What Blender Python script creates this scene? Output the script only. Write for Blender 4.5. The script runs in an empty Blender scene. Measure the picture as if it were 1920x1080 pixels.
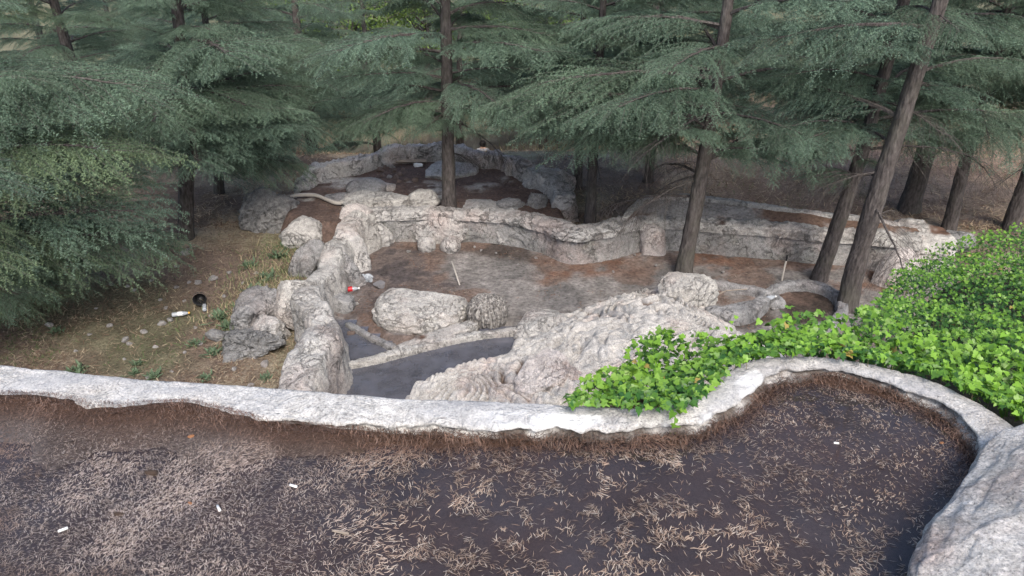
import bpy, math, random
import numpy as np
from mathutils import Vector, Matrix
R = math.radians
rnd = random.Random(7)
rng = np.random.default_rng(11)
scene = bpy.context.scene
COL = scene.collection

# ------------------------------------------------------------------ camera, sky, sun, exposure
F_PX, PITCH, CAM_Z = 1450.0, R(28.0), 1.7
cam_data = bpy.data.cameras.new('camera')
cam_data.sensor_width = 36.0
cam_data.lens = F_PX / 1920.0 * 36.0
cam_data.clip_start, cam_data.clip_end = 0.05, 600.0
cam = bpy.data.objects.new('camera', cam_data)
cam.location = (0, 0, CAM_Z)
cam.rotation_euler = (R(90) - PITCH, 0, 0)
COL.objects.link(cam)
scene.camera = cam

SUN_EL, SUN_AZ = R(48), R(165)          # azimuth measured clockwise from +Y
world = bpy.data.worlds.new('World'); scene.world = world
world.use_nodes = True
wn = world.node_tree; wn.nodes.clear()
sky = wn.nodes.new('ShaderNodeTexSky'); sky.sky_type = 'NISHITA'; sky.sun_disc = False
sky.sun_elevation, sky.sun_rotation = SUN_EL, SUN_AZ
sky.air_density, sky.dust_density, sky.ozone_density = 1.0, 3.0, 1.5
bg = wn.nodes.new('ShaderNodeBackground'); bg.inputs['Strength'].default_value = 0.13
wo = wn.nodes.new('ShaderNodeOutputWorld')
wn.links.new(sky.outputs[0], bg.inputs[0]); wn.links.new(bg.outputs[0], wo.inputs[0])
sd = bpy.data.lights.new('sun', 'SUN'); sd.energy = 1.5; sd.angle = R(26); sd.color = (1.0, 0.94, 0.86)
sun = bpy.data.objects.new('sun', sd); COL.objects.link(sun)
sdir = Vector((math.sin(SUN_AZ) * math.cos(SUN_EL), math.cos(SUN_AZ) * math.cos(SUN_EL), math.sin(SUN_EL)))
sun.rotation_euler = sdir.to_track_quat('Z', 'Y').to_euler(); sun.location = (0, 0, 30)
vs = scene.view_settings
vs.view_transform = 'Standard'; vs.look = 'None'; vs.gamma = 1.0; vs.use_curve_mapping = False
vs.exposure = 1.1
cy = scene.cycles
cy.max_bounces, cy.diffuse_bounces, cy.glossy_bounces, cy.transmission_bounces, cy.transparent_max_bounces = 6, 3, 2, 4, 8
cy.caustics_reflective = cy.caustics_refractive = False
cy.use_denoising = True
cy.use_adaptive_sampling = True; cy.adaptive_threshold = .025

# ------------------------------------------------------------------ helpers
CP, SP = math.cos(PITCH), math.sin(PITCH)
def ray(px, py):
    dx, dy = (px - 960) / F_PX, (540 - py) / F_PX
    return Vector((dx, CP + dy * SP, -SP + dy * CP))
def W(px, py, z):
    d = ray(px, py); t = (z - CAM_Z) / d.z
    return Vector((d.x * t, d.y * t, z))
def WY(px, py, y):
    d = ray(px, py); t = y / d.y
    return Vector((d.x * t, y, CAM_Z + d.z * t))
def PX(p):                                           # photo pixel of a world point
    v = Vector(p) - Vector((0, 0, CAM_Z)); f = v.y * CP - v.z * SP; u = v.y * SP + v.z * CP
    return 960 + F_PX * v.x / f, 540 - F_PX * u / f
def SL(px, py, z):                                   # metres per photo pixel at that point
    d = ray(px, py); t = (z - CAM_Z) / d.z
    return t / F_PX

def _hash(ix, iy, iz, seed=0):
    h = (ix.astype(np.uint32) * np.uint32(374761393) + iy.astype(np.uint32) * np.uint32(668265263)
         + iz.astype(np.uint32) * np.uint32(2246822519) + np.uint32(seed * 3266489917 & 0xffffffff))
    h = (h ^ (h >> np.uint32(15))) * np.uint32(2246822519)
    h = (h ^ (h >> np.uint32(13))) * np.uint32(3266489917)
    return ((h ^ (h >> np.uint32(16))).astype(np.float64)) / 4294967295.0
def vnoise(p, seed=0):
    p = np.asarray(p, float); i = np.floor(p).astype(np.int64); f = p - i; u = f * f * f * (f * (f * 6 - 15) + 10)
    x, y, z = i[:, 0], i[:, 1], i[:, 2]; r = 0
    for a in (0, 1):
        for b in (0, 1):
            for c in (0, 1):
                w = (u[:, 0] if a else 1 - u[:, 0]) * (u[:, 1] if b else 1 - u[:, 1]) * (u[:, 2] if c else 1 - u[:, 2])
                r = r + w * _hash(x + a, y + b, z + c, seed)
    return r * 2 - 1
def fbm(p, o=4, seed=0, gain=.5):
    p = np.asarray(p, float); a, s, t = 1., 0., 0.
    for k in range(o):
        s = s + a * vnoise(p * 2.03 ** k + 17.3 * k, seed + k); t += a; a *= gain
    return s / t
def ridged(p, o=3, seed=0):
    p = np.asarray(p, float); a, s, t = 1., 0., 0.
    for k in range(o):
        s = s + a * (1 - np.abs(vnoise(p * 2.1 ** k + 9.1 * k, seed + k)) * 2); t += a; a *= .5
    return s / t
def smooth(a, b, x):
    t = np.clip((x - a) / (b - a), 0, 1); return t * t * (3 - 2 * t)
def n3(x, y, s=1., z=0.):
    return np.stack([np.asarray(x) * s, np.asarray(y) * s, np.full(np.shape(x), z)], -1)

def mesh_data(name, V, Fs, mats, mat_ids=None, smooth_=True, col=None):
    """V (n,3); Fs list of int arrays (m,k); mat_ids one per array; col (n,4)."""
    V = np.asarray(V, np.float32); me = bpy.data.meshes.new(name)
    if not isinstance(Fs, (list, tuple)): Fs = [Fs]
    me.vertices.add(len(V)); me.vertices.foreach_set('co', V.ravel())
    loops = np.concatenate([np.asarray(f, np.int32).ravel() for f in Fs])
    tot = np.concatenate([np.full(len(f), np.asarray(f).shape[1], np.int32) for f in Fs])
    start = np.concatenate([[0], np.cumsum(tot)[:-1]]).astype(np.int32)
    me.loops.add(len(loops)); me.loops.foreach_set('vertex_index', loops)
    me.polygons.add(len(tot)); me.polygons.foreach_set('loop_start', start)
    try: me.polygons.foreach_set('loop_total', tot)
    except Exception: pass
    if mat_ids is not None:
        me.polygons.foreach_set('material_index', np.concatenate([np.full(len(f), m, np.int32) for f, m in zip(Fs, mat_ids)]))
    me.polygons.foreach_set('use_smooth', np.full(len(tot), bool(smooth_)))
    for m in (mats if isinstance(mats, (list, tuple)) else [mats]): me.materials.append(m)
    if col is None: col = np.zeros((len(V), 4), np.float32)
    if True:
        a = me.attributes.new('Col', 'FLOAT_COLOR', 'POINT'); a.data.foreach_set('color', np.asarray(col, np.float32).ravel())
    me.update(calc_edges=True); me.validate()
    return me
def link(name, data=None, parent=None, loc=None):
    o = bpy.data.objects.new(name, data); COL.objects.link(o)
    if parent is not None: o.parent = parent
    if loc is not None: o.location = loc
    return o
def tag(o, label, cat, group=None, kind=None):
    o['label'] = label
    if cat: o['category'] = cat
    if group: o['group'] = group
    if kind: o['kind'] = kind
    return o
def struct(o, label=None):
    o['kind'] = 'structure'
    if label: o['label'] = label
    return o
def grid_faces(nu, nv):
    i = np.arange(nu - 1)[:, None] * nv + np.arange(nv - 1)[None, :]
    i = i.ravel(); return np.stack([i, i + nv, i + nv + 1, i + 1], -1)
def catmull(P, ds):
    P = np.asarray(P, float); n = len(P)
    E = np.vstack([2 * P[0] - P[1], P, 2 * P[-1] - P[-2]]); out = []
    for k in range(n - 1):
        a, b, c, d = E[k], E[k + 1], E[k + 2], E[k + 3]
        m = max(2, int(np.linalg.norm((c - b)[:2]) / ds))
        t = np.linspace(0, 1, m, endpoint=False)[:, None]
        out.append(.5 * (2 * b + (c - a) * t + (2 * a - 5 * b + 4 * c - d) * t ** 2 + (3 * b - a - 3 * c + d) * t ** 3))
    out.append(P[-1:]); return np.vstack(out)
def inside(poly, x, y):
    c = np.zeros(np.shape(x), bool); n = len(poly)
    for i in range(n):
        x0, y0 = poly[i]; x1, y1 = poly[(i + 1) % n]
        if y0 == y1: continue
        c ^= ((y0 > y) != (y1 > y)) & (x < (x1 - x0) * (y - y0) / (y1 - y0) + x0)
    return c
def polydist(P, x, y):
    """distance of points to polyline P"""
    d = np.full(np.shape(x), 1e9)
    for (x0, y0), (x1, y1) in zip(P[:-1], P[1:]):
        L = (x1 - x0) ** 2 + (y1 - y0) ** 2 + 1e-12
        t = np.clip(((x - x0) * (x1 - x0) + (y - y0) * (y1 - y0)) / L, 0, 1)
        d = np.minimum(d, np.hypot(x - x0 - t * (x1 - x0), y - y0 - t * (y1 - y0)))
    return d
def rbf(ctrl):
    C = np.asarray(ctrl, float); n = len(C)
    def ph(r): return r
    D = np.hypot(C[:, None, 0] - C[None, :, 0], C[:, None, 1] - C[None, :, 1])
    A = np.zeros((n + 3, n + 3)); A[:n, :n] = ph(D) + np.eye(n) * .02; A[:n, n] = 1; A[:n, n + 1:] = C[:, :2]; A[n:, :n] = A[:n, n:].T
    w = np.linalg.solve(A, np.concatenate([C[:, 2], [0, 0, 0]]))
    def f(x, y):
        x = np.asarray(x, float); y = np.asarray(y, float)
        s = w[n] + w[n + 1] * x + w[n + 2] * y
        for k in range(n): s = s + w[k] * ph(np.hypot(x - C[k, 0], y - C[k, 1]))
        return s
    return f

# ------------------------------------------------------------------ materials
class NT:
    def __init__(s, name):
        s.m = bpy.data.materials.new(name); s.m.use_nodes = True; s.t = s.m.node_tree; s.t.nodes.clear()
        s.out = s.n('ShaderNodeOutputMaterial')
    def n(s, typ, **kw):
        o = s.t.nodes.new(typ)
        for k, v in kw.items():
            if hasattr(o, k) and k not in ('Scale',): setattr(o, k, v)
        return o
    def set(s, node, key, v):
        if v is None: return
        i = node.inputs[key]
        if hasattr(v, 'is_linked') or isinstance(v, bpy.types.NodeSocket): s.t.links.new(v, i)
        else: i.default_value = v
    def pos(s): return s.n('ShaderNodeNewGeometry').outputs['Position']
    def noise(s, scale, detail=4, rough=.55, vec=None, dist=0.):
        o = s.n('ShaderNodeTexNoise'); s.set(o, 'Scale', scale); s.set(o, 'Detail', detail); s.set(o, 'Roughness', rough); s.set(o, 'Distortion', dist)
        s.set(o, 'Vector', vec if vec is not None else s.pos()); return o.outputs['Fac']
    def voro(s, scale, feature='F1', vec=None):
        o = s.n('ShaderNodeTexVoronoi'); o.feature = feature; s.set(o, 'Scale', scale); s.set(o, 'Vector', vec if vec is not None else s.pos()); return o.outputs['Distance']
    def ramp(s, fac, stops):
        o = s.n('ShaderNodeValToRGB'); e = o.color_ramp.elements
        while len(e) < len(stops): e.new(.5)
        for k, (p, c) in enumerate(stops):
            e[k].position = p; e[k].color = (c, c, c, 1) if isinstance(c, (int, float)) else (*c, 1)
        s.set(o, 'Fac', fac); return o.outputs['Color']
    def mix(s, fac, a, b, mode='MIX'):
        o = s.n('ShaderNodeMix'); o.data_type = 'RGBA'; o.blend_type = mode
        s.set(o, 0, fac)
        for k, v in ((6, a), (7, b)):
            if isinstance(v, tuple): v = (*v, 1) if len(v) == 3 else v
            s.set(o, k, v)
        return o.outputs[2]
    def math(s, op, a, b=None):
        o = s.n('ShaderNodeMath'); o.operation = op; s.set(o, 0, a)
        if b is not None: s.set(o, 1, b)
        return o.outputs[0]
    def attr(s, name='Col'):
        o = s.n('ShaderNodeAttribute'); o.attribute_name = name; return o
    def bump(s, h, strength, dist, prev=None):
        o = s.n('ShaderNodeBump'); s.set(o, 'Strength', strength); s.set(o, 'Distance', dist); s.set(o, 'Height', h)
        if prev is not None: s.set(o, 'Normal', prev)
        return o.outputs[0]
    def bsdf(s, color, rough=.9, normal=None, spec=.3, **kw):
        b = s.n('ShaderNodeBsdfPrincipled'); s.set(b, 'Base Color', (*color, 1) if isinstance(color, tuple) and len(color) == 3 else color)
        s.set(b, 'Roughness', rough); s.set(b, 'Specular IOR Level', spec)
        for k, v in kw.items(): s.set(b, k.replace('_', ' '), v)
        if normal is not None: s.set(b, 'Normal', normal)
        return b.outputs[0]
    def done(s, sh): s.t.links.new(sh, s.out.inputs['Surface']); return s.m

DIRT = (0.115, 0.068, 0.048)
def rock_mat(name, light=(.54, .52, .495), mid=(.37, .36, .345), pink=.35, dark=.5, plates=1.0, stria=0., scale=1., bump=1., darkcol=(.085, .085, .09), moss=0.):
    t = NT(name); p = t.pos()
    sc = t.n('ShaderNodeVectorMath'); sc.operation = 'SCALE'; t.set(sc, 0, p); sc.inputs['Scale'].default_value = scale; v = sc.outputs[0]
    dn = t.n('ShaderNodeTexNoise'); t.set(dn, 'Vector', v); t.set(dn, 'Scale', 3.5); t.set(dn, 'Detail', 3.)
    wv = t.n('ShaderNodeVectorMath'); wv.operation = 'MULTIPLY_ADD'; t.set(wv, 0, dn.outputs['Color']); wv.inputs[1].default_value = (.35,) * 3; t.set(wv, 2, v); wv = wv.outputs[0]
    big = t.noise(2.1, 9, .66, v); c = t.ramp(big, [(.30, mid), (.60, light)])
    c = t.mix(t.math('MULTIPLY', t.ramp(t.noise(1.1, 5, .6, wv), [(.50, 0.), (.66, 1.)]), pink), c, (.50, .335, .285))
    c = t.mix(t.math('MULTIPLY', t.ramp(t.noise(5.5, 7, .7, wv), [(.54, 0.), (.70, 1.)]), dark), c, darkcol)
    if moss: c = t.mix(t.math('MULTIPLY', t.ramp(t.noise(3.1, 6, .7, v), [(.52, 0.), (.66, 1.)]), moss), c, (.16, .17, .10))
    c = t.mix(.85, c, t.ramp(t.noise(75, 4, .7, v), [(.30, .30), (.48, .92), (.68, 1.3)]), 'MULTIPLY')
    c = t.mix(.6, c, t.ramp(t.noise(17, 5, .7, v), [(.35, .55), (.6, 1.1)]), 'MULTIPLY')
    def meander(sc_, w_, d_):
        return t.ramp(t.math('ABSOLUTE', t.math('SUBTRACT', t.noise(sc_, 4, .55, v, d_), .5)), [(.0, 0.), (w_, 1.)])
    cr1 = t.mix(1., meander(1.7, .020, .8), meander(4.6, .024, 1.3), 'MULTIPLY')
    brk = t.ramp(t.noise(3.1, 3, .5, v), [(.44, 0.), (.54, 1.)])
    crk = t.mix(t.math('MULTIPLY', brk, plates), (1., 1., 1.), cr1)
    c = t.mix(.55, c, crk, 'MULTIPLY')
    a = t.attr(); c = t.mix(a.outputs['Alpha'], c, a.outputs['Color'])
    h = t.bump(crk, .9 * bump, .03)
    h = t.bump(t.noise(9, 8, .7, wv), .9 * bump, .06, h)
    if stria:
        wt = t.n('ShaderNodeTexWave'); t.set(wt, 'Vector', wv); t.set(wt, 'Scale', 5.5); t.set(wt, 'Distortion', 9.); t.set(wt, 'Detail', 3.); t.set(wt, 'Detail Scale', 1.3)
        h = t.bump(wt.outputs['Fac'], stria, .05, h)
    h = t.bump(t.noise(46, 5, .7, v), .55 * bump, .012, h)
    return t.done(t.bsdf(c, .92, h, .2))

M = {}
M['rim'] = rock_mat('rim_concrete', (.71, .685, .645), (.52, .50, .47), .15, .4, .2, scale=1.7, bump=.7)
M['near_rock'] = rock_mat('near_rock', (.86, .825, .78), (.60, .57, .53), .55, .4, .25, scale=1.6, bump=1.2)
M['rock'] = rock_mat('artificial_rock', pink=.35, dark=.45)
M['rock_pale'] = rock_mat('pale_artificial_rock', (.57, .55, .515), (.385, .365, .34), .26, .35, .7)
M['rock_pink'] = rock_mat('pinkish_rock', (.60, .55, .52), (.46, .41, .385), .85, .35, .6)
M['rock_grey'] = rock_mat('grey_rock', (.36, .355, .35), (.23, .23, .23), .15, .55, .7)
M['rock_dark'] = rock_mat('lichen_dark_rock', (.30, .295, .285), (.16, .16, .16), .1, .8, .8)
M['rock_striped'] = rock_mat('root_textured_rock', (.57, .545, .51), (.42, .40, .375), .45, .22, .3, bump=.7)
def straw_rock():
    t = NT('stringy_rock'); mp = t.n('ShaderNodeMapping'); t.set(mp, 'Vector', t.pos()); mp.inputs['Scale'].default_value = (1, 1, .16); v = mp.outputs[0]
    n = t.noise(34, 5, .7, v, .6); c = t.ramp(n, [(.34, (.05, .045, .042)), (.48, (.22, .205, .19)), (.62, (.52, .49, .45))])
    return t.done(t.bsdf(c, .95, t.bump(n, 1., .05), .15))
M['straw_rock'] = straw_rock()
M['wall'] = rock_mat('old_concrete_wall', (.40, .39, .375), (.25, .247, .24), .3, .5, .6, moss=.25)
M['stone'] = rock_mat('field_stone', (.46, .44, .42), (.30, .285, .275), .2, .4, .2, scale=3)
M['stone_brown'] = rock_mat('brown_stone', (.26, .20, .17), (.15, .11, .09), .3, .4, .2, scale=3)

def attr_mat(name, rough=.9, spec=.2, sp=.35, scale=40, trans=0., bump=0.):
    t = NT(name); a = t.attr()
    c = t.mix(sp, a.outputs['Color'], t.ramp(t.noise(scale, 5, .7), [(.3, .35), (.5, 1.), (.7, 1.5)]), 'MULTIPLY')
    nrm = t.bump(t.noise(scale * .8, 6, .7), 1., bump) if bump else None
    s = t.bsdf(c, rough, nrm, spec)
    if trans:
        tr = t.n('ShaderNodeBsdfTranslucent'); t.set(tr, 'Color', c); mx = t.n('ShaderNodeMixShader'); t.set(mx, 0, trans)
        t.t.links.new(s, mx.inputs[1]); t.t.links.new(tr.outputs[0], mx.inputs[2]); s = mx.outputs[0]
    return t.done(s)
M['ground'] = attr_mat('forest_floor', sp=.75, scale=22, bump=.05)
M['floor'] = attr_mat('silted_pool_floor', sp=.8, scale=18, bump=.05)
M['litter'] = attr_mat('dry_litter', sp=.0, scale=5)
M['needle_dry'] = attr_mat('fallen_needles', .55, .4, 0., 5)
M['leaf'] = attr_mat('ivy_leaf', .42, .45, .25, 45, trans=.28)
M['broad'] = attr_mat('broad_leaf', .55, .3, .0, 5, trans=.3)
def needle_mat():
    t = NT('cedar_needles'); a = t.attr(); oi = t.n('ShaderNodeObjectInfo')
    c = t.mix(t.math('MULTIPLY', oi.outputs['Random'], .75), a.outputs['Color'], (.105, .155, .095))
    c = t.mix(1., c, t.ramp(t.noise(1.7, 3, .6), [(.35, .75), (.65, 1.3)]), 'MULTIPLY')
    return t.done(t.bsdf(c, .6, None, .35))
M['needles'] = needle_mat()
def bark_mat():
    t = NT('cedar_bark'); p = t.pos(); mp = t.n('ShaderNodeMapping'); t.set(mp, 'Vector', p); mp.inputs['Scale'].default_value = (1, 1, .28); v = mp.outputs[0]
    c = t.ramp(t.noise(26, 8, .7, v), [(.3, (.030, .026, .025)), (.5, (.085, .074, .070)), (.72, (.16, .145, .135))])
    c = t.mix(t.ramp(t.noise(2.2, 4), [(.5, 0.), (.75, .5)]), c, (.10, .10, .075))
    h = t.bump(t.voro(30, 'F1', v), .7, .02); h = t.bump(t.noise(60, 5, .7, v), .6, .01, h)
    return t.done(t.bsdf(c, .95, h, .15))
M['bark'] = bark_mat()
def water_mat(name, tint, murk_sky, murk_sky_f, rough=.03, ripple=.0, bro=1.):  # diffuse colour holds silt murk and painted-in sky reflection
    t = NT(name); fr = t.n('ShaderNodeFresnel'); t.set(fr, 'IOR', 1.45)
    tr = t.n('ShaderNodeBsdfTransparent'); t.set(tr, 'Color', (*tint, 1))
    df = t.n('ShaderNodeBsdfDiffuse'); t.set(df, 'Color', (*murk_sky, 1))
    t.set(df, 'Color', t.mix(t.ramp(t.noise(2.4, 5, .6), [(.4, 0.), (.65, 1.)]), murk_sky, (murk_sky[0] * (1 + .15 * bro), murk_sky[1] * (1 - .08 * bro), murk_sky[2] * (1 - .22 * bro))))
    m1 = t.n('ShaderNodeMixShader'); t.set(m1, 0, t.math('MULTIPLY', t.ramp(t.noise(3.7, 5, .6), [(.3, .6), (.7, 1.3)]), murk_sky_f)); t.t.links.new(tr.outputs[0], m1.inputs[1]); t.t.links.new(df.outputs[0], m1.inputs[2])
    gl = t.n('ShaderNodeBsdfGlossy'); t.set(gl, 'Roughness', rough)
    if ripple:
        b = t.bump(t.noise(6, 2), ripple, .02); t.set(gl, 'Normal', b)
    m2 = t.n('ShaderNodeMixShader'); t.t.links.new(fr.outputs[0], m2.inputs[0]); t.t.links.new(m1.outputs[0], m2.inputs[1]); t.t.links.new(gl.outputs[0], m2.inputs[2])
    return t.done(m2.outputs[0])
M['water'] = water_mat('basin_water', (.72, .68, .67), (.085, .072, .078), .42)
M['water_low'] = water_mat('pool_water', (.6, .58, .6), (.125, .128, .150), .72, bro=.1)  # murk shifted to blue-violet: sky reflection painted into the diffuse colour
def plain(name, c, rough=.5, spec=.4, **kw):
    t = NT(name); n = t.noise(30, 4)
    return t.done(t.bsdf(t.mix(.35, c, t.ramp(n, [(.3, .6), (.7, 1.2)]), 'MULTIPLY'), rough, None, spec, **kw))
M['white_plastic'] = plain('white_plastic', (.72, .72, .70), .4)
M['clear_plastic'] = plain('clear_plastic', (.62, .66, .70), .18, .6, Transmission_Weight=.35, Alpha=.85)
M['red_label'] = plain('red_label', (.55, .02, .03), .4)
M['orange_label'] = plain('orange_label', (.75, .36, .03), .4)
M['black'] = plain('black_plastic', (.012, .012, .013), .45)
M['hose'] = plain('pale_hose', (.40, .37, .33), .7)
M['iron'] = plain('rusty_iron', (.22, .17, .14), .8)
M['block'] = plain('grey_block', (.17, .165, .17), .9)
M['paper'] = plain('paper', (.80, .78, .74), .8)
M['filter'] = plain('cigarette_filter', (.60, .36, .16), .8)
M['brown'] = plain('dark_bark_piece', (.05, .032, .022), .9)
M['orange_leaf'] = plain('orange_leaf', (.27, .12, .05), .7)
M['skin'] = plain('skin', (.42, .27, .20), .6)
M['shirt'] = plain('grey_shirt', (.29, .30, .33), .9)
M['trousers'] = plain('dark_trousers', (.05, .055, .07), .9)
M['hair'] = plain('black_hair', (.008, .007, .007), .5)
M['wood'] = plain('weathered_wood', (.30, .25, .20), .9)

ZG = -3.80      # level of the ground round the lower pools

# ------------------------------------------------------------------ outlines of the pools in plan
def xy(pts, z): return [(W(a, b, z).x, W(a, b, z).y) for a, b in pts]
MAIN = xy([(600, 760), (590, 690), (620, 600), (625, 540), (655, 480), (690, 430), (800, 430), (980, 440), (1080, 465), (1200, 450), (1400, 450), (1620, 455), (1760, 470), (1760, 560), (1700, 640), (1500, 760), (1100, 790)], ZG)
BACK = xy([(520, 392), (556, 330), (640, 300), (770, 282), (940, 292), (1050, 340), (1070, 395), (960, 402), (700, 400), (600, 412)], ZG + .45)
TERR = xy([(1165, 410), (1190, 385), (1222, 366), (1290, 364), (1360, 372), (1430, 382), (1520, 394), (1640, 408), (1720, 424)], -3.14) + xy([(1730, 446), (1640, 438), (1540, 430), (1440, 421), (1340, 415), (1255, 410), (1196, 410)], -3.25)

def ground_z(x, y):
    x = np.asarray(x, float); y = np.asarray(y, float)
    right = smooth(1.5, 7, x)
    fall = smooth(16.5, 27, y) * 3.5 * (1 - .62 * right) + smooth(15, 20, y) * .25
    z = ZG - fall + smooth(45, 110, y) * 4.5
    z = z + .10 * fbm(n3(x, y, .35), 3, 3) + .035 * fbm(n3(x, y, 2.2), 3, 5)
    for P, d in ((MAIN, .25), (BACK, .12), (TERR, .1)):
        z = np.where(inside(P, x, y), z - d, z)
    z = z - .25 * (y < 2.5)
    return z

# ------------------------------------------------------------------ ground sheet
def warp(a, b, n, c, k):
    u = np.linspace(-1, 1, n); s = np.sinh(u * k) / math.sinh(k)
    return np.where(s < 0, c + s * (c - a), c + s * (b - c))
gx = warp(-260, 260, 520, -2.0, 5.2); gy = warp(-120, 330, 460, 10.5, 5.2)
GX, GY = np.meshgrid(gx, gy, indexing='ij'); x, y = GX.ravel(), GY.ravel(); z = ground_z(x, y)
nz = fbm(n3(x, y, .8), 5, 21); n2 = fbm(n3(x, y, .33), 3, 33); n4 = fbm(n3(x, y, 4.), 3, 41)
brown = np.array([.175, .130, .102]); straw = np.array([.34, .285, .21]); green = np.array([.075, .105, .045]); rust = np.array([.28, .19, .14])
c = brown + (straw - brown) * (smooth(-.15, .4, nz + .35 * n4))[:, None]
c = c + (green - c) * (smooth(.08, .35, n2 + .3 * nz) * .45)[:, None]
wl = np.array(xy([(560, 470), (500, 560), (440, 600)], ZG)); gl_ = np.exp(-(polydist(wl, x, y) / .9) ** 2)
c = c + (np.array([.10, .135, .055]) - c) * (gl_ * smooth(-.3, .2, nz) * .8)[:, None]
c = c + (rust - c) * (smooth(2, 5, x) * smooth(12, 14, y) * smooth(32, 22, y) * .7)[:, None]
far = smooth(24, 36, y); c = c + (np.array([.15, .15, .085]) - c) * (far * .75)[:, None]
c = c * (1 + .25 * n4)[:, None]
o = link('ground', mesh_data('ground', np.stack([x, y, z], -1), grid_faces(520, 460), M['ground'], col=np.c_[c, np.ones(len(c))])); struct(o, 'brown forest floor of needles, dry grass and soil')

# ------------------------------------------------------------------ flat pool floors and water sheets
def sheet(name, poly, zf, step, colf, mat, grow=.0):
    P = np.array(poly); a, b = P.min(0) - .1, P.max(0) + .1
    nx, ny = int((b[0] - a[0]) / step) + 2, int((b[1] - a[1]) / step) + 2
    X, Y = np.meshgrid(np.linspace(a[0], b[0], nx), np.linspace(a[1], b[1], ny), indexing='ij'); x, y = X.ravel(), Y.ravel()
    ins = inside(poly, x, y) | (polydist(np.vstack([P, P[:1]]), x, y) < max(grow, step))
    Fq = grid_faces(nx, ny); Fq = Fq[ins[Fq].all(1)]
    used = np.unique(Fq); mp = np.full(nx * ny, -1); mp[used] = np.arange(len(used)); x, y = x[used], y[used]
    V = np.stack([x, y, zf(x, y)], -1)
    col = np.c_[colf(x, y), np.ones(len(x))] if colf is not None else None
    return struct(link(name, mesh_data(name, V, mp[Fq], mat, col=col)))
def pmask(pts, x, y, soft=.25, z=ZG):
    P = xy(pts, z); d = polydist(np.array(P + P[:1]), x, y); return smooth(-soft, soft, np.where(inside(P, x, y), d, -d) + .5 * soft * fbm(n3(x, y, 2.5), 4, 77) * 2)
def lerp(c, k, m): return c + (np.array(k) - c) * np.clip(m, 0, 1)[:, None]
def main_z(x, y):
    return ZG + .02 + .03 * fbm(n3(x, y, 1.1), 3, 8) + .012 * fbm(n3(x, y, 6), 3, 9) - .12 * np.clip(pmask([(590, 720), (640, 600), (740, 640), (960, 610), (970, 650), (900, 760), (600, 770)], x, y, .12), 0, 1)
def main_c(x, y):
    n = fbm(n3(x, y, 1.3), 5, 51); n_ = fbm(n3(x, y, 5.), 4, 52)
    c = np.tile(np.array([.235, .218, .205]), (len(x), 1)) * (1 + .3 * n_)[:, None]
    c = lerp(c, (.17, .16, .153), smooth(0, .35, n))
    br = pmask([(650, 600), (640, 520), (680, 450), (780, 445), (850, 470), (840, 520), (870, 560), (840, 600), (720, 620)], x, y, .35)
    c = lerp(c, (.140, .113, .102), br); c = lerp(c, (.085, .072, .070), br * smooth(.05, .35, n_))
    br2 = pmask([(840, 455), (1010, 462), (1020, 500), (900, 480)], x, y, .2); c = lerp(c, (.085, .07, .062), br2)
    c = lerp(c, (.065, .05, .042), pmask([(1452, 556), (1490, 542), (1545, 548), (1570, 580), (1540, 610), (1480, 610)], x, y, .12)); c = lerp(c, (.075, .058, .048), pmask([(1345, 590), (1440, 580), (1460, 610), (1350, 620)], x, y, .12))
    rs = np.maximum.reduce([pmask([(1000, 475), (1040, 465), (1060, 490), (1200, 478), (1190, 510), (1020, 530)], x, y, .25), pmask([(1210, 468), (1420, 466), (1640, 480), (1660, 520), (1500, 500), (1330, 505)], x, y, .25), pmask([(1560, 500), (1680, 480), (1680, 560), (1580, 560)], x, y, .2)])
    c = lerp(c, (.19, .108, .075), rs * smooth(-.35, .15, n_ + .5 * n)); 
    c = lerp(c, (.17, .115, .09), smooth(.12, .3, fbm(n3(x, y, 1.6), 5, 61)) * .7); c = c * (1 + .45 * fbm(n3(x, y, 9.), 3, 63))[:, None]
    return c
sheet('pool_floor', MAIN, main_z, .045, main_c, M['floor'], .25)
def back_c(x, y):
    n = fbm(n3(x, y, 1.6), 5, 71); n_ = fbm(n3(x, y, 6.), 4, 72)
    c = np.tile(np.array([.125, .088, .074]), (len(x), 1)) * (1 + .35 * n_)[:, None]
    c = lerp(c, (.26, .11, .065), pmask([(650, 330), (660, 318), (690, 320), (690, 336)], x, y, .1) * .8)
    c = lerp(c, (.24, .105, .065), pmask([(905, 300), (960, 300), (950, 330), (890, 330)], x, y, .2))
    for q in ([(590, 355), (620, 338), (680, 345), (640, 362)], [(760, 350), (830, 350), (850, 385), (780, 390)], [(880, 360), (960, 338), (960, 348), (900, 368)], [(545, 385), (590, 375), (590, 392)]):
        c = lerp(c, (.42, .40, .37), pmask(q, x, y, .14, ZG + .2) * smooth(-.3, .1, n_ + n))
    return c
def back_z(x, y): return ZG + .30 + .05 * fbm(n3(x, y, 1.3), 4, 12) - .5 * smooth(.16, -.14, np.where(inside(BACK, x, y), 1, -1) * polydist(np.array(BACK + BACK[:1]), x, y))
sheet('back_pool_floor', BACK, back_z, .05, back_c, M['floor'], .15)
KERBXY = np.array(xy([(1172, 408), (1190, 385), (1222, 368), (1290, 366), (1360, 374), (1430, 384), (1520, 396), (1640, 410), (1700, 424)], -3.14))
def terr_z(x, y): return -3.19 - .15 * smooth(0, .8, polydist(KERBXY, x, y)) + .05 * fbm(n3(x, y, 1.5), 4, 15)
def terr_c(x, y):
    n = fbm(n3(x, y, 1.8), 5, 81); n_ = fbm(n3(x, y, 6.), 4, 82)
    c = np.tile(np.array([.36, .335, .31]), (len(x), 1)) * (1 + .35 * n_)[:, None]
    return lerp(c, (.20, .13, .095), smooth(-.28, .08, n + .4 * n_))
sheet('terrace_floor', TERR, lambda x, y: terr_z(x, y), .05, terr_c, M['floor'], .05)
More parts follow.
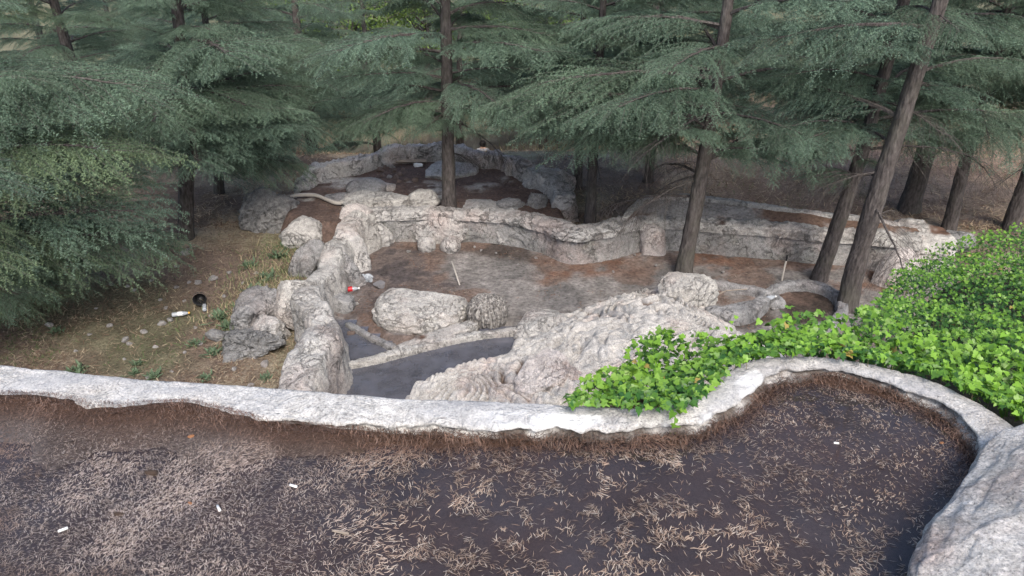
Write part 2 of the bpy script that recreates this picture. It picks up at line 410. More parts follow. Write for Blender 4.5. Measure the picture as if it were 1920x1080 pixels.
POOLW = xy([(590, 745), (596, 692), (636, 606), (664, 614), (736, 650), (742, 662), (850, 632), (900, 622), (985, 614), (990, 650), (930, 690), (900, 770), (600, 775)], ZG + .05)
sheet('pool_water', POOLW, lambda x, y: np.full(len(x), ZG + .05), .2, None, M['water_low'], .0)

# ------------------------------------------------------------------ rock and wall builders
_cs = {}
def cubesphere(N):
    if N in _cs: return _cs[N]
    u = np.tan(np.linspace(-1, 1, N) * math.pi / 4); A, B = np.meshgrid(u, u, indexing='ij'); A, B = A.ravel(), B.ravel(); o = np.ones_like(A)
    Vs = [np.stack(s, -1) for s in ((o, A, B), (-o, B, A), (B, o, A), (A, -o, B), (A, B, o), (B, A, -o))]
    F0 = grid_faces(N, N); V = np.vstack(Vs); Fq = np.vstack([F0 + k * N * N for k in range(6)])
    V /= np.linalg.norm(V, axis=1)[:, None]
    _, idx, inv = np.unique(np.round(V, 5), axis=0, return_index=True, return_inverse=True)
    _cs[N] = (V[idx], inv.ravel()[Fq]); return _cs[N]
def rock_shape(radii, N=32, p=2.5, amp=.16, freq=1.6, fine=.03, seed=0, rot=0., crack=.0, lean=(0, 0), stria=0., cuts=8):
    D, Fq = cubesphere(N); r = 1 / (np.abs(D) ** p).sum(1) ** (1 / p)
    V = D * r[:, None]
    rc = random.Random(seed * 31 + 5)
    for _ in range(cuts):
        nv = np.array([rc.gauss(0, 1), rc.gauss(0, 1), rc.gauss(.25, .8)]); nv /= np.linalg.norm(nv); dd = rc.uniform(.58, .88)
        e = V @ nv - dd; V = V - np.where(e > 0, e * rc.uniform(.7, .95), 0)[:, None] * nv
    q = V * freq + seed * 7.7
    s = 1.06 + amp * fbm(q, 3, seed) + fine * (1.3 * fbm(q * 4.5, 4, seed + 5) + 1.2 * ridged(q * 3.1, 3, seed + 2))
    if crack: s = s - crack * smooth(.72, .95, ridged(q * 1.3, 2, seed + 9))
    if stria: s = s + stria * ridged(np.stack([q[:, 0] * 4, q[:, 1] * 4, q[:, 2] * 1.2], -1), 2, seed + 3)
    V = V * s[:, None] * np.asarray(radii)
    V[:, 0] += V[:, 2] * lean[0]; V[:, 1] += V[:, 2] * lean[1]
    c, s_ = math.cos(rot), math.sin(rot)
    V = np.stack([V[:, 0] * c - V[:, 1] * s_, V[:, 0] * s_ + V[:, 1] * c, V[:, 2]], -1)
    return V, Fq
def rock(name, label, cx, cy, w, h, mat='rock', zg=ZG, k=.85, sink=.25, N=32, cat='rock', group=None, dirt=0., parent=None, **kw):
    """rock seen at photo pixel (cx,cy), w x h pixels, resting on level zg"""
    rz = .2
    for _ in range(6):
        zc = zg + rz * (1 - 2 * sink) * .9; m = SL(cx, cy, zc); rx = w * m / 2; ry = rx * k
        dr = ray(cx, cy); a = math.atan2(-dr.z, dr.y); hh = h * m / 2
        rz = max(math.sqrt(max(hh ** 2 - (ry * math.sin(a)) ** 2, (hh * .35) ** 2)) / math.cos(a), rx * .18)
    P = W(cx, cy, zc); kw.setdefault('seed', int(cx * 3 + cy) % 97)
    V, Fq = rock_shape((rx, ry, rz), N, **kw)
    col = None
    if dirt:
        wp = V + np.array(P); m = smooth(.1, .35, fbm(wp * 2.2, 4, 5) + dirt - .5) * smooth(.1, .5, V[:, 2] / rz)
        col = np.c_[np.tile(DIRT, (len(V), 1)), m]
    o = link(name, mesh_data(name, V, Fq, M[mat], col=col), parent, P)
    if cat: tag(o, label, cat, group)
    return o

def sweep(name, path, mat, ds=.05, amp=.03, freq=3., seed=0, prof=None, fine=.008, dirt=0., close=True, crack=0., plate=0.):
    """path rows: x, y, z_top, z_base, half width at top, half width at base"""
    P = catmull(path, ds); n = len(P); T = np.gradient(P[:, :2], axis=0); T /= np.linalg.norm(T, axis=1)[:, None] + 1e-9
    Nn = np.stack([-T[:, 1], T[:, 0]], -1)
    if prof is None:
        a = np.linspace(0, 1, 11); top = np.linspace(-1, 1, 11)
        off = [(-1, 1, t) for t in a[:-1]] + [(s, 0, 1) for s in top] + [(1, 1, t) for t in a[::-1][1:]]
    m = len(off); V = np.zeros((n, m, 3)); ND = np.zeros((n, m, 3))
    for j, (s, face, t) in enumerate(off):
        wt, wb = P[:, 4], P[:, 5]
        if face:
            tt = t ** 1.0; r = np.sqrt(np.clip(1 - ((t - .82) / .18) ** 2, 0, 1)) if t > .82 else 1.
            o_ = s * ((wb * (1 - tt) + wt * tt)) * (1 if t <= .82 else .93 + .07 * r); z_ = P[:, 3] + (P[:, 2] - P[:, 3]) * t * .985
            nd = np.stack([Nn[:, 0] * s, Nn[:, 1] * s, np.full(n, .15)], -1)
        else:
            o_ = s * wt * .9; z_ = P[:, 2] + 0.12 * wt * (1 - s * s); nd = np.stack([Nn[:, 0] * s * .3, Nn[:, 1] * s * .3, np.ones(n)], -1)
        V[:, j, 0] = P[:, 0] + Nn[:, 0] * o_; V[:, j, 1] = P[:, 1] + Nn[:, 1] * o_; V[:, j, 2] = z_; ND[:, j] = nd
    V = V.reshape(-1, 3); ND = ND.reshape(-1, 3)
    d = amp * fbm(V * freq, 4, seed) + fine * fbm(V * freq * 6, 3, seed + 4)
    if crack: d = d - crack * smooth(.75, .95, ridged(V * freq * .9, 2, seed + 6))
    V = V + ND * d[:, None]
    Fs = [grid_faces(n, m)]
    if close: Fs += [np.array([np.arange(m)]), np.array([np.arange(m)[::-1] + (n - 1) * m])]
    col = None
    if dirt:
        mk = smooth(.05, .3, fbm(V * 2.6, 4, seed + 8) + dirt - .5) * np.clip(ND[:, 2], 0, 1)
        col = np.c_[np.tile(DIRT, (len(V), 1)), mk]
    return link(name, mesh_data(name, V, Fs, M[mat], [0] * len(Fs), col=col))
def wp(px, py, zt, zb, wt, wb=None):
    p = W(px, py, zt); return (p.x, p.y, zt, zb, wt, wb if wb is not None else wt * 1.25)

# ------------------------------------------------------------------ upper basin: bed, water, rim
FRONT = [(-420, 738), (-200, 740), (0, 748), (60, 752), (130, 758), (200, 768), (300, 765), (360, 769), (430, 781), (500, 789), (570, 795), (700, 800), (800, 802), (960, 806), (1100, 808), (1200, 806), (1280, 801), (1335, 790), (1375, 767), (1412, 735), (1450, 706), (1490, 692), (1545, 690), (1620, 704), (1700, 730), (1770, 764), (1818, 806), (1835, 860), (1830, 920), (1815, 985), (1800, 1060), (1790, 1160)]
BACKE = [(-420, 650), (-200, 668), (0, 686), (60, 692), (130, 697), (200, 705), (300, 715), (370, 721), (430, 724), (500, 727), (570, 735), (700, 745), (800, 749), (960, 755), (1100, 762), (1200, 765), (1262, 760), (1312, 746), (1350, 722), (1375, 692), (1415, 674), (1480, 668), (1560, 672), (1640, 684), (1740, 712), (1830, 755), (1905, 805), (1960, 860), (1990, 920), (2010, 985), (2020, 1060), (2030, 1160)]
RZ = .052
fr = np.array([W(a, b, RZ) for a, b in FRONT]); bk = np.array([W(a, b, RZ + .012) for a, b in BACKE])
both = catmull(np.hstack([fr, bk]), .0075); frc, bkc = both[:, :3], both[:, 3:]; nR = len(frc)
seg = np.concatenate([[0], np.cumsum(np.linalg.norm(np.diff(frc[:, :2], axis=0), axis=1))])
T = np.gradient(frc[:, :2], axis=0); k_ = 21; T = np.stack([np.convolve(np.pad(T[:, i], k_ // 2, mode='edge'), np.ones(k_) / k_, 'valid') for i in (0, 1)], -1); T /= np.linalg.norm(T, axis=1)[:, None]
inw = np.stack([T[:, 1], -T[:, 0]], -1)                 # towards the water
jag = .014 * ridged(np.stack([seg * 5, seg * 0 + 2, seg * 0], -1), 4, 31) - .020 + .012 * fbm(np.stack([seg * 7, seg * 0, seg * 0], -1), 5, 3) + .010 * fbm(np.stack([seg * 24, seg * 0, seg * 0], -1), 3, 5)
jz = .010 * fbm(np.stack([seg * 5, seg * 0 + 3, seg * 0], -1), 4, 6)
rows = []
outw = bkc[:, :2] - inw * .10
for tz, k in ((-3.95, .35), (-2.5, .28), (-1.2, .2), (-.5, .13), (-.18, .06), (-.06, .03), (-.02, .012)):
    rows.append(np.c_[bkc[:, :2] - inw * k, np.full(nR, tz) + RZ])
jb = .012 * fbm(np.stack([seg * 6, seg * 0 + 9, seg * 0], -1), 5, 13)
for t in np.linspace(0, 1, 18):
    p = bkc * (1 - t) + frc * t; p = p.copy(); p[:, :2] += inw * (jag * t ** 3 + jb * (1 - t) ** 3)[:, None]; p[:, 2] += .004 * math.sin(math.pi * t) + .5 * jz * t; rows.append(p)
led = .006 + .030 * np.clip(fbm(np.stack([seg * 3, seg * 0 + 5, seg * 0], -1), 5, 8) * 1.8, -.3, 1)
for inn, zz, lf in ((.004, RZ - .008, 0), (-.012, RZ - .018, 0), (-.016, RZ - .024, 0), (-.004, RZ - .030, .5), (.004, RZ - .042, .9), (.010, RZ - .054, 1.1), (.016, -.02, 1.), (.0, -.12, 1.)):
    p = frc.copy(); p[:, :2] += inw * (jag + inn + led * lf)[:, None]; p[:, 2] = zz + jz * (1 if zz > .02 else 0); rows.append(p)
V = np.stack(rows, 1); mR = V.shape[1]; V = V.reshape(-1, 3)
nb = .0028 * fbm(V * 9, 4, 17) + .0025 * fbm(V * 34, 3, 19) - .006 * smooth(.80, .97, ridged(V * 6, 2, 23))
V[:, 2] += nb * (V[:, 2] > -.02); V[:, :2] += (.016 * fbm(V * 22, 4, 29))[:, None] * (V[:, 2:3] < RZ - .005)
# pale limewash, grey runs and a darker, patchy brown foot under the lip
idx = np.tile(np.arange(mR), nR); foot = (idx >= 7 + 18 + 1)
m_ = np.where(foot, .85 * smooth(-.25, .25, fbm(V * 12, 4, 31)), .38 * smooth(.12, .4, fbm(V * 4.5, 5, 37)) * (idx > 7))
blue = smooth(.1, .35, fbm(np.stack([V[:, 0] * 1.5, V[:, 1] * 6, V[:, 2]], -1), 4, 43)) * (~foot)
cc = np.where(foot[:, None], np.array([.085, .062, .048]), np.array([.36, .365, .38])); m_ = np.maximum(m_, blue * .5 * (idx > 7))
wash = smooth(-.35, .1, V[:, 0]) * smooth(1.35, .8, V[:, 0]) * smooth(.3, .42, (idx - 7) / 17.) * (~foot) * smooth(-.25, .05, fbm(V * 8, 4, 47))
cc = cc + (np.array([.76, .755, .74]) - cc) * wash[:, None]; m_ = np.maximum(m_ * (1 - wash), wash * .85)
o = link('rim_wall', mesh_data('rim_wall', V, grid_faces(nR, mR), M['rim'], col=np.c_[cc, m_]))
tag(o, 'broken pale concrete rim winding round the near needle-strewn basin', 'rim wall', kind='thing')

BASIN = [(p[0] - q[0] * .08, p[1] - q[1] * .08) for p, q in zip(frc[::12, :2], inw[::12])] + [(1.6, .55), (1.5, -2.0), (-3.2, -2.0), (-3.2, .5)]
BASIN = [(max(-3.4, a), b) for a, b in BASIN]
def bed_z(x, y):
    left = smooth(-.35, -1.05, x + .25 * fbm(n3(x, y, 1.3), 3, 4) + .35 * (y - 1.9))
    pile = np.exp(-(polydist(frc[::10, :2], x, y) / .07) ** 2)
    z = -.05 + .0455 * left + .012 * fbm(n3(x, y, 4.), 4, 14) + .004 * fbm(n3(x, y, 16.), 3, 16) * left
    return z + pile * .062 * (.75 + .5 * fbm(n3(x, y, 5.), 3, 18)) + np.exp(-(polydist(frc[::10, :2], x, y) / .18) ** 2) * .02 * smooth(.4, -.6, x)
def bed_c(x, y):
    n = fbm(n3(x, y, 2.2), 5, 25); nf = fbm(n3(x, y, 14), 4, 26); pile = np.exp(-(polydist(frc[::10, :2], x, y) / .085) ** 2)
    c = np.tile(np.array([.105, .084, .078]), (len(x), 1)) * (1 + .35 * nf)[:, None]
    c = lerp(c, (.145, .128, .125), smooth(-.1, .3, n) * smooth(-.4, -1., x)); c = lerp(c, (.15, .10, .08), smooth(.1, .4, -n) * .5)
    return lerp(c, (.085, .048, .032), pile)
def bed_mat():
    t = NT('wet_basin_bed'); a = t.attr()
    c = t.mix(.6, a.outputs['Color'], t.ramp(t.noise(60, 6, .7), [(.3, .45), (.5, 1.), (.7, 1.6)]), 'MULTIPLY')
    h = t.bump(t.noise(70, 5, .75), 1., .02)
    return t.done(t.bsdf(c, t.ramp(t.noise(5, 4), [(.35, .6), (.65, .9)]), h, .15))
M['bed'] = bed_mat()
sheet('basin_bed', BASIN, bed_z, .022, bed_c, M['bed'], .0)
sheet('basin_water', BASIN, lambda x, y: np.zeros(len(x)), .05, None, M['water'], .0)

# boulder that closes the basin on the right
V, Fq = rock_shape((.88, .44, .30), 120, p=2.2, amp=.12, freq=1.4, fine=.024, seed=12, crack=.012, stria=.012, rot=R(42), cuts=6)
nb_pos = Vector((1.615, 1.39, .03))
o = link('basin_boulder', mesh_data('basin_boulder', V, Fq, M['near_rock']), None, nb_pos); tag(o, 'large pale rock at the near right corner of the basin', 'boulder')

# ------------------------------------------------------------------ lower pools: walls and kerbs
B = ZG - .25
o = sweep('pool_wall', [wp(552, 800, -3.16, B, 0.202, 0.275), wp(552, 728, -3.14, B, 0.210, 0.292), wp(568, 680, -3.08, B, 0.210, 0.301), wp(594, 640, -3.06, B, 0.210, 0.292), wp(612, 608, -3.08, B, 0.168, 0.275), wp(592, 580, -3.16, B, 0.151, 0.241), wp(572, 556, -3.2, B, 0.168, 0.241), wp(590, 530, -3.26, B, 0.134, 0.224), wp(612, 502, -3.26, B, 0.143, 0.241), wp(622, 470, -3.22, B, 0.151, 0.258), wp(638, 440, -3.2, B, 0.168, 0.258), wp(660, 416, -3.2, B, 0.160, 0.258), wp(692, 398, -3.22, B, 0.134, 0.241)], 'rock_pale', .03, .12, 2.2, 4, fine=.02, crack=.03)
tag(o, 'lumpy pale rockwork wall along the left side of the lower pool', 'wall', kind='thing')
o = sweep('pool_wall', [wp(688, 396, -3.26, B, .15, .20), wp(760, 393, -3.27, B, .16, .20), wp(850, 395, -3.28, B, .16, .2), wp(960, 401, -3.28, B, .17, .2), wp(1030, 415, -3.28, B, .18, .22), wp(1075, 430, -3.27, B, .20, .24), wp(1130, 424, -3.27, B, .18, .22), wp(1190, 408, -3.24, B, .16, .2)], 'wall', .04, .035, 2.4, 9, fine=.015, crack=.02)
tag(o, 'curved grey concrete wall behind the lower pool, left of the square buttress', 'wall', kind='thing')
cap_ = sweep('cap', [wp(688, 395, -3.235, -3.36, .165, .175), wp(760, 392, -3.245, -3.38, .175, .185), wp(850, 394, -3.255, -3.37, .175, .185), wp(960, 400, -3.255, -3.38, .185, .195), wp(1030, 414, -3.255, -3.40, .20, .21), wp(1075, 429, -3.245, -3.37, .22, .23), wp(1130, 423, -3.245, -3.38, .20, .21), wp(1190, 407, -3.215, -3.36, .18, .19)], 'rock', .03, .05, 4.5, 14, fine=.03, crack=.03); cap_.parent = o
o = sweep('pool_wall', [wp(1196, 410, -3.24, B, .115, .16), wp(1255, 410, -3.25, B, .115, .16), wp(1340, 415, -3.25, B, .115, .16), wp(1440, 421, -3.25, B, .115, .16), wp(1540, 430, -3.25, B, .115, .16), wp(1640, 438, -3.25, B, .115, .16), wp(1730, 446, -3.22, B, .115, .16)], 'wall', .04, .05, 1.9, 19, fine=.02, crack=.03)
tag(o, 'grey concrete wall behind the lower pool, right of the square buttress', 'wall', kind='thing')
cap_ = sweep('cap', [wp(1198, 409, -3.215, -3.37, .135, .145), wp(1255, 409, -3.225, -3.36, .135, .145), wp(1340, 414, -3.225, -3.38, .135, .145), wp(1440, 420, -3.225, -3.38, .135, .145), wp(1540, 429, -3.225, -3.40, .135, .145), wp(1640, 437, -3.225, -3.38, .135, .145), wp(1728, 445, -3.195, -3.36, .135, .145)], 'rock_pale', .03, .06, 4., 24, fine=.03, crack=.03, dirt=.15); cap_.parent = o
o = rock('wall_buttress', 'square concrete buttress with a pink stained cap on the pool wall', 1219, 446, 64, 66, 'rock_pink', ZG, .9, .08, 30, 'buttress', p=7., amp=.05, freq=1.2)
o = sweep('terrace_kerb', [wp(1172, 408, -3.18, B, .06), wp(1190, 385, -3.14, B, .065), wp(1222, 368, -3.12, B, .07), wp(1290, 366, -3.12, B, .06), wp(1360, 374, -3.14, B, .06), wp(1430, 384, -3.14, B, .06), wp(1520, 396, -3.15, B, .06), wp(1640, 410, -3.15, B, .07), wp(1700, 424, -3.2, B, .08)], 'rock_pale', .04, .03, 4, 29, fine=.012)
tag(o, 'thin pale kerb curving round the terrace behind the pool wall', 'kerb', kind='thing')
o = sweep('terrace_ledge', [wp(1262, 402, -3.34, B, .05), wp(1300, 394, -3.32, B, .08), wp(1380, 392, -3.32, B, .09), wp(1480, 402, -3.32, B, .09), wp(1590, 418, -3.34, B, .06)], 'rock_pale', .03, .05, 4, 39, fine=.02, dirt=.3)
tag(o, 'low cracked rock ledge on the terrace just above the pool wall', 'ledge', kind='thing')
o = sweep('back_wall', [wp(560, 336, -3.3, B, .10), wp(605, 306, -3.22, B, .14), wp(650, 297, -3.2, B, .17), wp(690, 290, -3.2, B, .10), wp(730, 279, -3.18, B, .09), wp(790, 271, -3.16, B, .10), wp(855, 274, -3.17, B, .10), wp(885, 282, -3.2, B, .10), wp(905, 290, -3.22, B, .10), wp(935, 289, -3.2, B, .12), wp(968, 297, -3.18, B, .16), wp(1010, 316, -3.2, B, .20), wp(1045, 336, -3.24, B, .22), wp(1062, 366, -3.28, B, .2)], 'rock', .035, .10, 2.8, 49, fine=.035, crack=.05)
tag(o, 'weathered rockwork wall curving round the far dirt-filled pool', 'wall', kind='thing')
o = sweep('pool_kerb', [wp(590, 694, -3.67, B, .05), wp(640, 682, -3.67, B, .052), wp(700, 670, -3.67, B, .052), wp(770, 652, -3.67, B, .055), wp(840, 634, -3.67, B, .055), wp(900, 624, -3.67, B, .05), wp(968, 617, -3.67, B, .05)], 'rock_pale', .03, .02, 5, 59, fine=.01)
tag(o, 'slender pale kerb crossing the small water pool', 'kerb', kind='thing')
o = sweep('pool_kerb', [wp(738, 652, -3.71, B, .05), wp(768, 643, -3.68, B, .09), wp(810, 630, -3.66, B, .12), wp(850, 617, -3.66, B, .11), wp(890, 602, -3.67, B, .08)], 'rock_pale', .03, .03, 4, 69, fine=.015, dirt=.3)
tag(o, 'short thick pale kerb between the pitted boulder and the slender kerb', 'kerb', kind='thing')
o = sweep('pool_kerb', [wp(652, 604, -3.7, B, .05), wp(672, 616, -3.69, B, .04), wp(700, 632, -3.69, B, .04), wp(738, 648, -3.69, B, .05)], 'rock_grey', .03, .02, 5, 79, fine=.01)
tag(o, 'thin dark kerb edging the triangular puddle', 'kerb', kind='thing')
o = sweep('trough_kerb', [wp(1325, 578, -3.58, B, .08), wp(1370, 577, -3.57, B, .11), wp(1410, 570, -3.57, B, .12), wp(1436, 556, -3.58, B, .08)], 'rock_grey', .03, .04, 4, 89, fine=.015, dirt=.2)
tag(o, 'low grey kerb running right from the domed rock', 'kerb', kind='thing')
o = sweep('trough_kerb', [wp(1320, 524, -3.66, B, .06), wp(1370, 532, -3.65, B, .05), wp(1420, 540, -3.65, B, .06), wp(1440, 548, -3.64, B, .07)], 'rock_grey', .03, .03, 4, 99, fine=.012)
tag(o, 'narrow dark kerb behind the trough right of the domed rock', 'kerb', kind='thing')
ring = [(1440, 546), (1462, 533), (1500, 528), (1540, 534), (1570, 550), (1580, 575), (1560, 600), (1510, 618)]
o = sweep('basin_ring', [wp(a, b, -3.66, B, .065) for a, b in ring], 'rock_grey', .03, .04, 4, 109, fine=.015)
tag(o, 'grey curved rim of the round dirt basin behind the ivy', 'rim wall', kind='thing')

# sculpted cascade rock mass, as a modelled height field
CZ = [(740, 742, -3.8), (760, 715, -3.86), (800, 688, -3.86), (870, 672, -3.86), (930, 668, -3.86), (965, 640, -3.86), (950, 600, -3.9), (1000, 575, -3.86), (1060, 580, -3.86), (1130, 545, -3.86), (1200, 525, -3.86), (1250, 515, -3.9), (1330, 520, -3.9), (1370, 590, -3.9), (1400, 640, -3.85), (1480, 660, -3.8),
      (900, 705, -3.52), (850, 718, -3.58), (800, 722, -3.66), (960, 690, -3.44), (960, 740, -3.42), (900, 745, -3.5), (1000, 650, -3.38), (1070, 620, -3.34), (1060, 665, -3.32), (1120, 590, -3.50), (1180, 560, -3.46), (1230, 560, -3.32), (1200, 600, -3.25), (1140, 640, -3.2), (1120, 690, -3.25), (1240, 610, -3.15), (1320, 610, -3.35), (1260, 660, -3.0), (1180, 700, -3.0), (1100, 750, -3.15), (1340, 660, -3.2), (1240, 740, -2.7), (1340, 730, -2.8), (1440, 690, -3.2), (850, 760, -3.6), (1020, 770, -3.4)]
cz = rbf([(W(a, b, c_).x, W(a, b, c_).y, c_) for a, b, c_ in CZ])
CAS = xy([(735, 750), (770, 700), (850, 672), (940, 660), (960, 600), (1010, 572), (1100, 560), (1200, 520), (1340, 518), (1380, 590), (1480, 640), (1500, 700), (1400, 800), (740, 800)], -3.6)
def cas_surf(x, y):
    q = n3(x, y, 1.)
    w1 = n3(x, y, 1.9); warpv = .35 * np.stack([vnoise(w1, 3), vnoise(w1 + 5, 4), np.zeros(len(x))], -1)
    rad = q + warpv
    o_ = W(1255, 520, -3.2); th = np.arctan2(rad[:, 0] - o_.x, -(rad[:, 1] - o_.y - .5)); rr = np.hypot(rad[:, 1] - o_.y - .5, rad[:, 0] - o_.x)
    wv_ = fbm(q * 1.5, 3, 3); u1 = th * 4.5 + 2.6 * wv_ + .8 * fbm(q * 4., 2, 5); u2 = rr * 5. + 4.2 * fbm(q * 1.1, 3, 6) + th * 2.
    f1 = np.abs(np.sin(math.pi * u1)) ** .6; f2 = np.abs(np.sin(math.pi * u2)) ** .6; mk_ = smooth(-.12, .12, fbm(q * .9, 2, 8)); st = (f1 * mk_ + f2 * (1 - mk_)) - .6
    st = st + .35 * (np.abs(np.sin(math.pi * (u1 * 2.3 + u2 * .7))) ** .6 - .6)
    return cz(x, y) + .10 * fbm(q * 1.7, 4, 91) + .125 * st + .012 * fbm(q * 9, 4, 95) - .05 * smooth(.72, .95, ridged(rad * 2.2, 2, 99))
P = np.array(CAS); a_, b_ = P.min(0), P.max(0); st_ = .016
nx, ny = int((b_[0] - a_[0]) / st_), int((b_[1] - a_[1]) / st_)
X, Y = np.meshgrid(np.linspace(a_[0], b_[0], nx), np.linspace(a_[1], b_[1], ny), indexing='ij'); x, y = X.ravel(), Y.ravel(); z = cas_surf(x, y)
edge = polydist(np.vstack([P, P[:1]]), x, y); ins = inside(CAS, x, y); z = np.where(ins, z - .22 * smooth(.12, 0, edge), -4.3)
Fq = grid_faces(nx, ny); Fq = Fq[ins[Fq].any(1)]; used = np.unique(Fq); mp = np.full(nx * ny, -1); mp[used] = np.arange(len(used))
V = np.stack([x, y, z], -1)[used]
hol = cas_surf(x[used], y[used]) - cz(x[used], y[used])
dm = smooth(.02, .05, -hol - .02 + .03 * fbm(n3(V[:, 0], V[:, 1], 2.3), 3, 44)) * smooth(.1, .35, fbm(n3(V[:, 0], V[:, 1], 1.7), 3, 45) + .32)
o = link('cascade_rock', mesh_data('cascade_rock', V, mp[Fq], M['rock_striped'], col=np.c_[np.tile((.12, .082, .062), (len(V), 1)), dm * .85]))
tag(o, 'broad pale sculpted rock mass with root-like ridges below the basin rim', 'rock')

